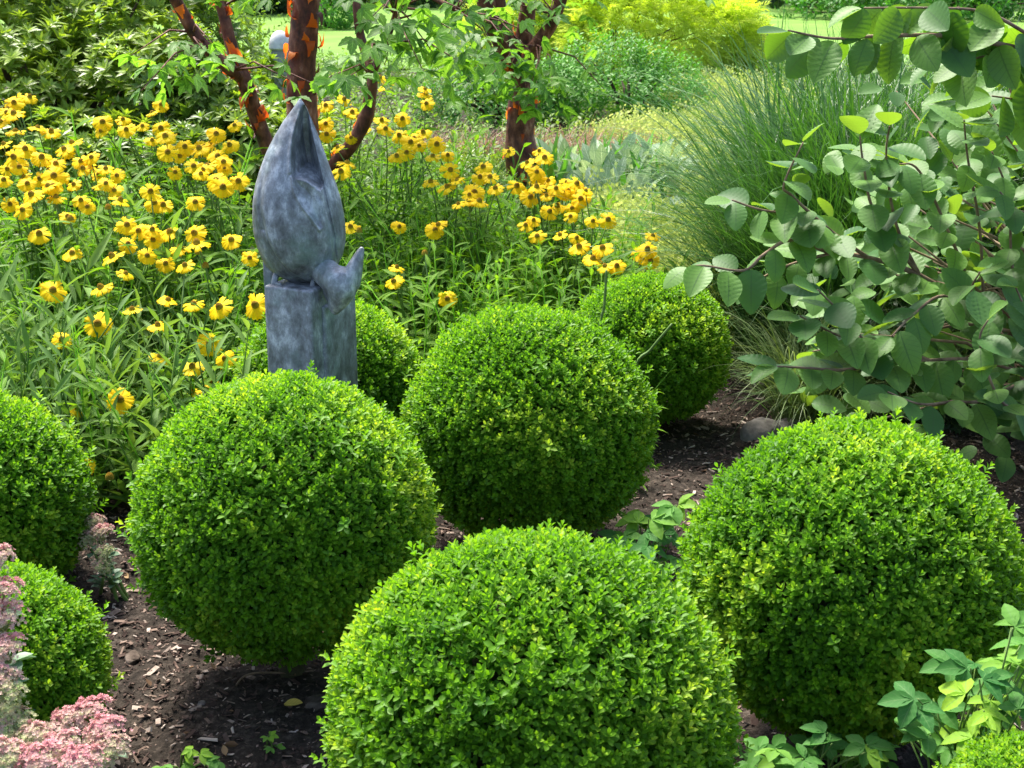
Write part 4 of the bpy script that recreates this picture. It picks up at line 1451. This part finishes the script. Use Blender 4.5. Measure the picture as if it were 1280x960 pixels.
# ------------------------------------------------------------------ big leaved shrub on the right
haz = thing('witch_hazel', 'spreading shrub with large pleated blue green leaves along the right side', 'shrub', (1.75, 4.1, 0))
wood, fol = MB(), MB()
BR = [  # px, py, depth
    [(1330, 560, 4.2), (1290, 470, 4.1), (1230, 400, 4.05), (1150, 345, 3.95), (1085, 322, 3.9), (1040, 318, 3.85), (990, 330, 3.8), (950, 348, 3.75)],
    [(1040, 318, 3.85), (990, 300, 3.75), (955, 318, 3.7), (930, 338, 3.68), (880, 332, 3.66), (862, 334, 3.65)],
    [(1085, 322, 3.9), (1040, 290, 3.8), (990, 245, 3.75), (980, 230, 3.74), (1004, 178, 3.72)],
    [(1060, 318, 3.9), (1010, 275, 3.78), (950, 262, 3.72), (915, 250, 3.7)],
    [(1150, 345, 3.95), (1095, 270, 3.85), (1080, 210, 3.8), (1075, 170, 3.78)],
    [(1150, 345, 3.95), (1120, 280, 3.9), (1108, 200, 3.85), (1112, 158, 3.8)],
    [(1230, 400, 4.05), (1190, 300, 3.95), (1150, 215, 3.9), (1125, 205, 3.85)],
    [(1230, 400, 4.05), (1225, 290, 3.95), (1210, 200, 3.9), (1205, 150, 3.85)],
    [(1290, 470, 4.1), (1265, 330, 4.0), (1262, 250, 3.95), (1240, 190, 3.9)],
    [(1290, 470, 4.1), (1220, 450, 3.95), (1160, 450, 3.85), (1105, 450, 3.75), (1060, 400, 3.68), (1022, 362, 3.6)],
    [(1160, 450, 3.85), (1090, 425, 3.75), (1050, 420, 3.7), (1000, 395, 3.65)],
    [(1105, 450, 3.75), (1060, 462, 3.68), (1010, 460, 3.65), (972, 458, 3.6)],
    [(1290, 470, 4.1), (1230, 500, 3.85), (1190, 502, 3.75), (1150, 505, 3.65), (1110, 490, 3.6)],
    [(1330, 560, 4.2), (1290, 520, 3.8), (1250, 500, 3.65), (1225, 430, 3.6), (1235, 400, 3.58)],
    [(1230, 400, 4.05), (1180, 370, 3.85), (1140, 395, 3.75), (1115, 420, 3.7)],
    [(1290, 470, 4.1), (1250, 420, 3.9), (1215, 370, 3.8), (1225, 340, 3.75)],
    [(1330, 560, 4.2), (1300, 480, 3.9), (1285, 400, 3.8), (1270, 360, 3.75)],
    [(1380, 300, 4.1), (1330, 240, 3.9), (1280, 265, 3.8), (1250, 240, 3.75)],
    [(1330, 560, 4.2), (1400, 300, 4.2), (1400, 120, 4.0), (1330, 75, 3.8), (1270, 60, 3.7), (1190, 45, 3.65), (1100, 45, 3.6), (1040, 48, 3.6), (985, 38, 3.55)],
    [(1330, 75, 3.8), (1280, 40, 3.7), (1230, 15, 3.65), (1170, 10, 3.6), (1080, 10, 3.6)],
    [(1400, 120, 4.0), (1330, 110, 3.8), (1290, 90, 3.75), (1240, 70, 3.7), (1200, 80, 3.68)],
    [(1400, 200, 4.2), (1330, 160, 3.95), (1290, 130, 3.85), (1240, 120, 3.8)],
]
nleaf = 0


def put_leaf(p, d, L, nn=None, tint=None):
    global nleaf
    nleaf += 1
    if nn is None:
        nn = nrm(np.array([rnd.uniform(-.4, .3), rnd.uniform(-.75, -.05), 1.0]))
    fol.scatter(HLEAF[rnd.randrange(len(HLEAF))], frames(np.array(d, float)[None], nn[None]), np.array(p, float)[None], np.array([[L * rnd.uniform(.88, 1.1), L, L]]), [rnd.uniform(.1, .9) if tint is None else tint])


for bi, br in enumerate(BR):
    P = curve_pts([W(*q) for q in br], 6)
    r0 = .013 if bi in (0, 18) else .0055
    wood.tube(P, np.linspace(r0, .0022, len(P)), 6)
    upper = bi >= 18
    seg = np.linalg.norm(np.diff(P, axis=0), axis=1)
    cum = np.concatenate([[0], np.cumsum(seg)])
    total = cum[-1]
    s0 = 0.25 * total if bi not in (0, 18) else .45 * total
    s, side = s0, 1
    while s < total:
        p = np.array([np.interp(s, cum, P[:, k]) for k in range(3)])
        i = min(len(P) - 2, int(np.searchsorted(cum, s)))
        tg = nrm(P[min(i + 1, len(P) - 1)] - P[max(i - 1, 0)])
        sv = nrm(np.cross(tg, [0, -.35, 1]))
        d = nrm(tg * rnd.uniform(.15, .7) + sv * side * rnd.uniform(.6, 1.1) + np.array([0, rnd.uniform(-.4, .2), (-.9 if upper else -.12) + rnd.uniform(-.45, .25)]))
        nn = nrm(np.array([rnd.uniform(-.6, .5), rnd.uniform(-.8, .1), 1.0])) if not upper else nrm(np.array([rnd.uniform(-1.3, 1.3), -1, rnd.uniform(-.1, .9)]))
        if upper:
            d = nrm(d + np.array([rnd.uniform(-.7, .5), rnd.uniform(-.5, .5), rnd.uniform(-.3, .5)]))
        put_leaf(p, d, rnd.uniform(.09, .13) if upper else rnd.uniform(.08, .125), nn)
        side = -side
        s += rnd.uniform(.026, .044)
    put_leaf(P[-1], nrm(nrm(P[-1] - P[-2]) + np.array([-.2, -.2, -.3])), rnd.uniform(.07, .11))
# the shaded inside of the shrub
for _ in range(820):
    q = W(rnd.uniform(1000, 1420), rnd.uniform(60, 570), rnd.uniform(4.1, 4.95))
    if q.z < .12 or (q.z > .62 and q.x < .95) or (q.z > .93 and q.x < 1.18):
        continue
    a = rnd.uniform(0, 6.28)
    d = np.array([math.cos(a), math.sin(a) - .3, rnd.uniform(-.9, .2)])
    put_leaf(q, d, rnd.uniform(.075, .115))
    b = np.array([1.75 + rnd.uniform(-.1, .1), 4.25, rnd.uniform(.05, .5)])
    if rnd.random() < .13:
        wood.tube([b, (b + np.array(q)) / 2 + np.array([0, 0, .08]), np.array(q)], [.008, .005, .002], 5)
for k in range(5):
    e = np.array(W(1330 + 25 * k, 300 - 60 * k, 4.2))
    wood.tube([(1.75 + .04 * k, 4.15 + .03 * k, -.02), (1.72 + .04 * k, 4.2, .3), e], [.022, .017, .01], 8)
wood.tube([(1.72, 4.15, -.02), (1.66, 4.18, .25), np.array(W(1330, 560, 4.2))], [.024, .02, .014], 8)
link('branches', wood.mesh('hazel branches', M['hazel_wood'], haz.location), haz)
link('foliage', fol.mesh('hazel foliage', M['hazel'], haz.location), haz)
print('hazel leaves', nleaf)


# ------------------------------------------------------------------ small plants in front
def leafy_clump(name, label, cat, pts, tpls, mat, size, group=None):
    base = np.mean(np.array([p[0] for p in pts]), 0)
    loc = (base[0], base[1] + .03, 0)
    t = thing(name, label, cat, loc, group)
    fo, st = MB(), MB()
    for p, tint in pts:
        p = np.array(p, float)
        k = rnd.randrange(len(tpls))
        a = rnd.uniform(0, 6.28)
        d = np.array([math.cos(a), math.sin(a) - .25, rnd.uniform(-.25, .45)])
        nn = nrm(np.array([rnd.uniform(-.35, .35), rnd.uniform(-.75, -.1), 1]))
        fo.scatter(tpls[k], frames(d[None], nn[None]), p[None], [size * rnd.uniform(.8, 1.2)], [tint])
        b = np.array([loc[0] + rnd.uniform(-.04, .04), loc[1] + rnd.uniform(-.03, .03), -.01])
        st.tube([b, (b + p) / 2 + np.array([0, 0, .25 * p[2]]), p], [.0025, .002, .0015], 5)
    link('stems', st.mesh('clump stems', M['stem'], loc), t)
    link('foliage', fo.mesh('clump foliage', mat, loc), t)
    return t


def pxpts(lst, n, y0, y1, jx, jy):
    out = []
    for px, py, tn in lst:
        for _ in range(n):
            out.append((W(px + rnd.uniform(-jx, jx), py + rnd.uniform(-jy, jy), rnd.uniform(y0, y1)), min(1, max(0, tn + rnd.uniform(-.12, .12)))))
    return [q for q in out if q[0].z > .01]


leafy_clump('columbine', 'small blue green columbine between the front and right box balls', 'plant',
            pxpts([(800, 650, .8), (790, 665, .7), (845, 640, .7), (815, 665, .15), (840, 665, .2), (800, 690, .25), (835, 700, .3), (780, 680, .3)], 3, 3.3, 3.5, 14, 10), AQUI, M['aqui'], .055)
leafy_clump('columbine', 'blue green columbine, lit leaves coloured lime, in the bottom right corner', 'plant',  # tints paint in the light: lime for lit leaves, dark blue green for shaded
            pxpts([(1165, 885, .1), (1215, 835, .15), (1150, 915, .45), (1195, 940, .3), (1245, 915, .35), (1268, 880, .3), (1262, 835, .7), (1280, 800, .65), (1228, 880, .95), (1238, 900, 1), (1212, 912, .9), (1250, 940, .3), (1180, 965, .4), (1275, 940, .4)], 6, 2.12, 2.4, 22, 16), AQUI, M['aqui'], .048)
leafy_clump('columbine', 'low columbine leaves at the foot of the right box ball', 'plant',
            pxpts([(950, 945, .4), (985, 950, .6), (1015, 945, .3), (1050, 930, .25), (1070, 950, .7), (1100, 940, .35), (1000, 970, .5)], 6, 2.32, 2.5, 20, 14), AQUI, M['aqui'], .046)
leafy_clump('seedling', 'tiny green seedling on the open soil at the bottom left', 'plant',
            pxpts([(215, 957, .6), (262, 955, .5), (235, 940, .9)], 3, 2.58, 2.62, 14, 5), AQUI, M['aqui'], .026)
leafy_clump('seedling', 'tiny seedling on the soil beside the fallen yellow leaf', 'plant',
            pxpts([(345, 935, .6), (338, 918, .8)], 3, 2.66, 2.70, 8, 4), AQUI, M['aqui'], .015)

# pink sedum
STAR = merge_tpl([(leaf_tpl(p_lance, 2, 1, .5, 0, .1), fr1((math.cos(a), math.sin(a), .35), (0, 0, 1)), (0, 0, 0), (1, 1, 1), 0) for a in np.arange(5) * 2 * math.pi / 5])


def sedum_head(R, seed, tone):
    mb = MB()
    r = np.random.default_rng(seed)
    n = int(520 * (R / .045) ** 2)
    # the head is a cluster of small domes
    ga = np.arange(9) * 2.4 + r.random()
    gr = R * .82 * np.sqrt((np.arange(9) + .3) / 9)
    c = np.stack([gr * np.cos(ga), gr * np.sin(ga)], -1)
    k = r.integers(0, 9, n)
    q = c[k] + r.normal(size=(n, 2)) * R * .17
    rr = np.hypot(q[:, 0], q[:, 1])
    z = .55 * R * (1 - (rr / (R * 1.35)) ** 2) - .16 * R * (np.hypot(*(q - c[k]).T) / (R * .25)) ** 1.5 + r.normal(size=n) * .0025
    P = np.stack([q[:, 0], q[:, 1], z], -1)
    nn = nrm(np.stack([q[:, 0], q[:, 1], np.full(n, R * .9)], -1) + r.normal(size=(n, 3)) * R * .3)
    tn = np.clip(tone + .25 * np.sin(k * 2.4) + r.normal(size=n) * .16, 0, 1)
    mb.scatter(STAR, frames(np.cross(nn, r.normal(size=(n, 3))), nn), P, r.uniform(.0035, .0055, n), tn)
    # pedicels
    for i in range(9):
        mb.tube([(0, 0, -R * .8), (c[i, 0], c[i, 1], z[k == i].mean() - .003 if (k == i).any() else 0)], [.0018, .0012], 4, .02)
    return mb.mesh('sedum florets', M['sedum'])


SH = [sedum_head(.042, i, (.74, .58, .78, .42, .22, .66)[i]) for i in range(6)]


def sedum(label, hs, size=1.0):
    pts = [W(px, py, y) for px, py, y, k in hs]
    bx, by = sum(p.x for p in pts) / len(pts), sum(p.y for p in pts) / len(pts)
    t = thing('sedum', label, 'flowering plant', (bx, by, 0), 'pink sedums')
    st, fo = MB(), MB()
    for p, (_, _, _, k) in zip(pts, hs):
        o = link('flower_head', SH[k], t, p - t.location)
        o.rotation_euler = (rnd.uniform(-.1, .45), rnd.uniform(-.3, .3), rnd.uniform(0, 6))
        o.rotation_euler = (R_(18 + rnd.uniform(-12, 15)), rnd.uniform(-.25, .25), rnd.uniform(-.4, .4))
        s = size * rnd.uniform(.85, 1.15)
        o.scale = (s, s, s)
        b = np.array([bx + rnd.uniform(-.05, .05), by + rnd.uniform(-.04, .04) + .05, -.01])
        tip = np.array(p) - np.array([0, 0, .03])
        if tip[2] < .05:
            b[2] = -.01
        st.tube([b, (b * .4 + tip * .6), tip], [.005, .004, .0035], 6)
        n = 9
        tt = rg.uniform(.25, .97, n)
        a = rg.random(n) * 6.28
        d = np.stack([np.cos(a), np.sin(a), rg.uniform(.0, .6, n)], -1)
        fo.scatter(SLEAF, frames(d, np.array([0, 0, 1.]) + rg.normal(size=(n, 3)) * .3), b + (tip - b) * tt[:, None], rg.uniform(.035, .055, n) * size, rg.uniform(.1, .9, n))
    link('stems', st.mesh('sedum stems', M['stem'], t.location), t)
    link('foliage', fo.mesh('sedum foliage', M['sedum_leaf'], t.location), t)


sedum('pink flowered sedum with several flat heads in the bottom left corner', [(112, 893, 2.34, 0), (128, 915, 2.28, 2), (85, 905, 2.32, 5), (78, 935, 2.22, 1), (40, 925, 2.25, 3), (20, 912, 2.28, 4), (100, 955, 2.15, 2), (45, 958, 2.15, 0), (10, 950, 2.16, 3), (135, 940, 2.24, 3)])
sedum('dusky pink sedum heads along the left edge in front of the small box ball', [(-6, 700, 2.46, 1), (2, 740, 2.42, 0), (-2, 775, 2.40, 1), (4, 815, 2.36, 5), (-6, 850, 2.32, 3), (4, 872, 2.30, 4), (-30, 720, 2.5, 0), (-35, 790, 2.4, 2)])
sedum('faded pinkish sedum in the gap right of the left edge box ball', [(118, 652, 3.45, 3), (128, 665, 3.42, 1), (112, 672, 3.42, 3), (130, 690, 3.38, 4), (128, 708, 3.36, 4)], .75)


# stones, twig, fallen leaf, stalks
def stone(label, px, py, rx, ry, rz, seed, mat='stone', z=None):
    p = G(px, py)
    nu, nv = 28, 16
    P = np.array([(math.sin(math.pi * a / nv) * math.cos(2 * math.pi * b / nu), math.sin(math.pi * a / nv) * math.sin(2 * math.pi * b / nu), math.cos(math.pi * a / nv)) for a in range(nv + 1) for b in range(nu)])
    k = 1 + .16 * snoise(P, 2.5, seed) + .06 * snoise(P, 7, seed + 1)
    P = P * k[:, None]
    P = np.sign(P) * np.abs(P) ** .85 * np.array([rx, ry, rz])
    mb = MB().add(P, [(a * nu + b, (a + 1) * nu + b, (a + 1) * nu + (b + 1) % nu, a * nu + (b + 1) % nu) for a in range(nv) for b in range(nu)])
    o = link('stone', mb.mesh('stone', M[mat]), None, (p.x, p.y, rz * .12))
    o.rotation_euler = (0, 0, seed)
    return tag(o, label, 'stone', 'stones on the soil')


stone('grey stone on the soil behind the right box ball', 950, 547, .075, .05, .05, 1)
stone('flat dark stone beside the grey one under the big leaved shrub', 990, 540, .07, .05, .035, 2)
stone('flat dark stone lying on the soil left of the front box ball', 395, 882, .028, .035, .016, 3, 'brownstone')
stone('small dark stone next to the fallen yellow leaf', 360, 878, .024, .016, .012, 4, 'brownstone')
stone('flat brown stone chip on the soil below the left edge box ball', 166, 822, .028, .018, .008, 5, 'brownstone')
stone('small pale pebble in the middle of the open soil', 252, 882, .010, .008, .009, 6)
stone('pale flat pebble at the bottom edge of the soil', 285, 943, .018, .011, .008, 7)
stone('small brown pebble near the foot of the large box ball', 222, 853, .015, .011, .008, 8, 'brownstone')

p = G(367, 893)
o = link('fallen_leaf', MB().scatter(leaf_tpl(p_ov, 8, 4, .55, .5, .25), frames(np.array([[1, -.35, .02]]), np.array([[0, -.25, 1.]])), np.array([[-.02, .005, .022]]), [.046], [.5]).mesh('fallen_leaf', M['fallen']), None, p)
tag(o, 'fallen yellow leaf lying on the mulch left of the front box ball', 'leaf')
tw = [G(296, 868), G(304, 858), G(318, 853), G(340, 852), G(365, 853)]
o = link('dry_twig', MB().tube(curve_pts([Vector((q.x - tw[0].x, q.y - tw[0].y, .022)) for q in tw], 5), .0022, 6).mesh('dry_twig', M['hazel_wood']), None, tw[0])
tag(o, 'thin curved dry twig on the soil in front of the large box ball', 'twig')


# dead leaves and clippings on the mulch
mb = MB()
m = 260
x, y = rg.uniform(-1.5, 1.4, m), rg.uniform(2.1, 5.2, m)
a = rg.random(m) * 6.28
mb.scatter(leaf_tpl(p_ov, 4, 2, .5, .6, .2), frames(np.stack([np.cos(a), np.sin(a), rg.normal(size=m) * .2], -1), np.array([0, 0, 1.]) + rg.normal(size=(m, 3)) * .45), np.stack([x, y, soil_h(x, y) + .007], -1), rg.uniform(.010, .030, m), rg.random(m))
M['litter'] = leaf_mat('dead leaf', (0.06, 0.035, 0.02), (0.34, 0.24, 0.13), 0.1, (1, 1, 1), 0.8, 0.1, mid=(0.17, 0.10, 0.055))
tag(link('leaf_litter', mb.mesh('leaf_litter', M['litter'])), 'small curled dead leaves scattered over the mulch', 'leaf litter', kind='stuff')


def stalk(label, a, b, bend):
    A_, B_ = np.array(W(*a)), np.array(W(*b))
    base = np.array([A_[0], A_[1] + .05, 0])
    pts = curve_pts([base - A_ * 0, A_, (A_ + B_) / 2 + np.array([bend, 0, 0]), B_], 6)
    o = link('green_stalk', MB().tube(pts - base, np.linspace(.0055, .0035, len(pts)), 7).mesh('green_stalk', M['stem']), None, base)
    tag(o, label, 'stalk')


stalk('thin upright green stalk behind the middle box ball', (749, 425, 4.18), (758, 338, 4.2), .004)
stalk('slanting green stalk between the middle and far box balls', (793, 468, 4.15), (840, 405, 4.15), -.006)
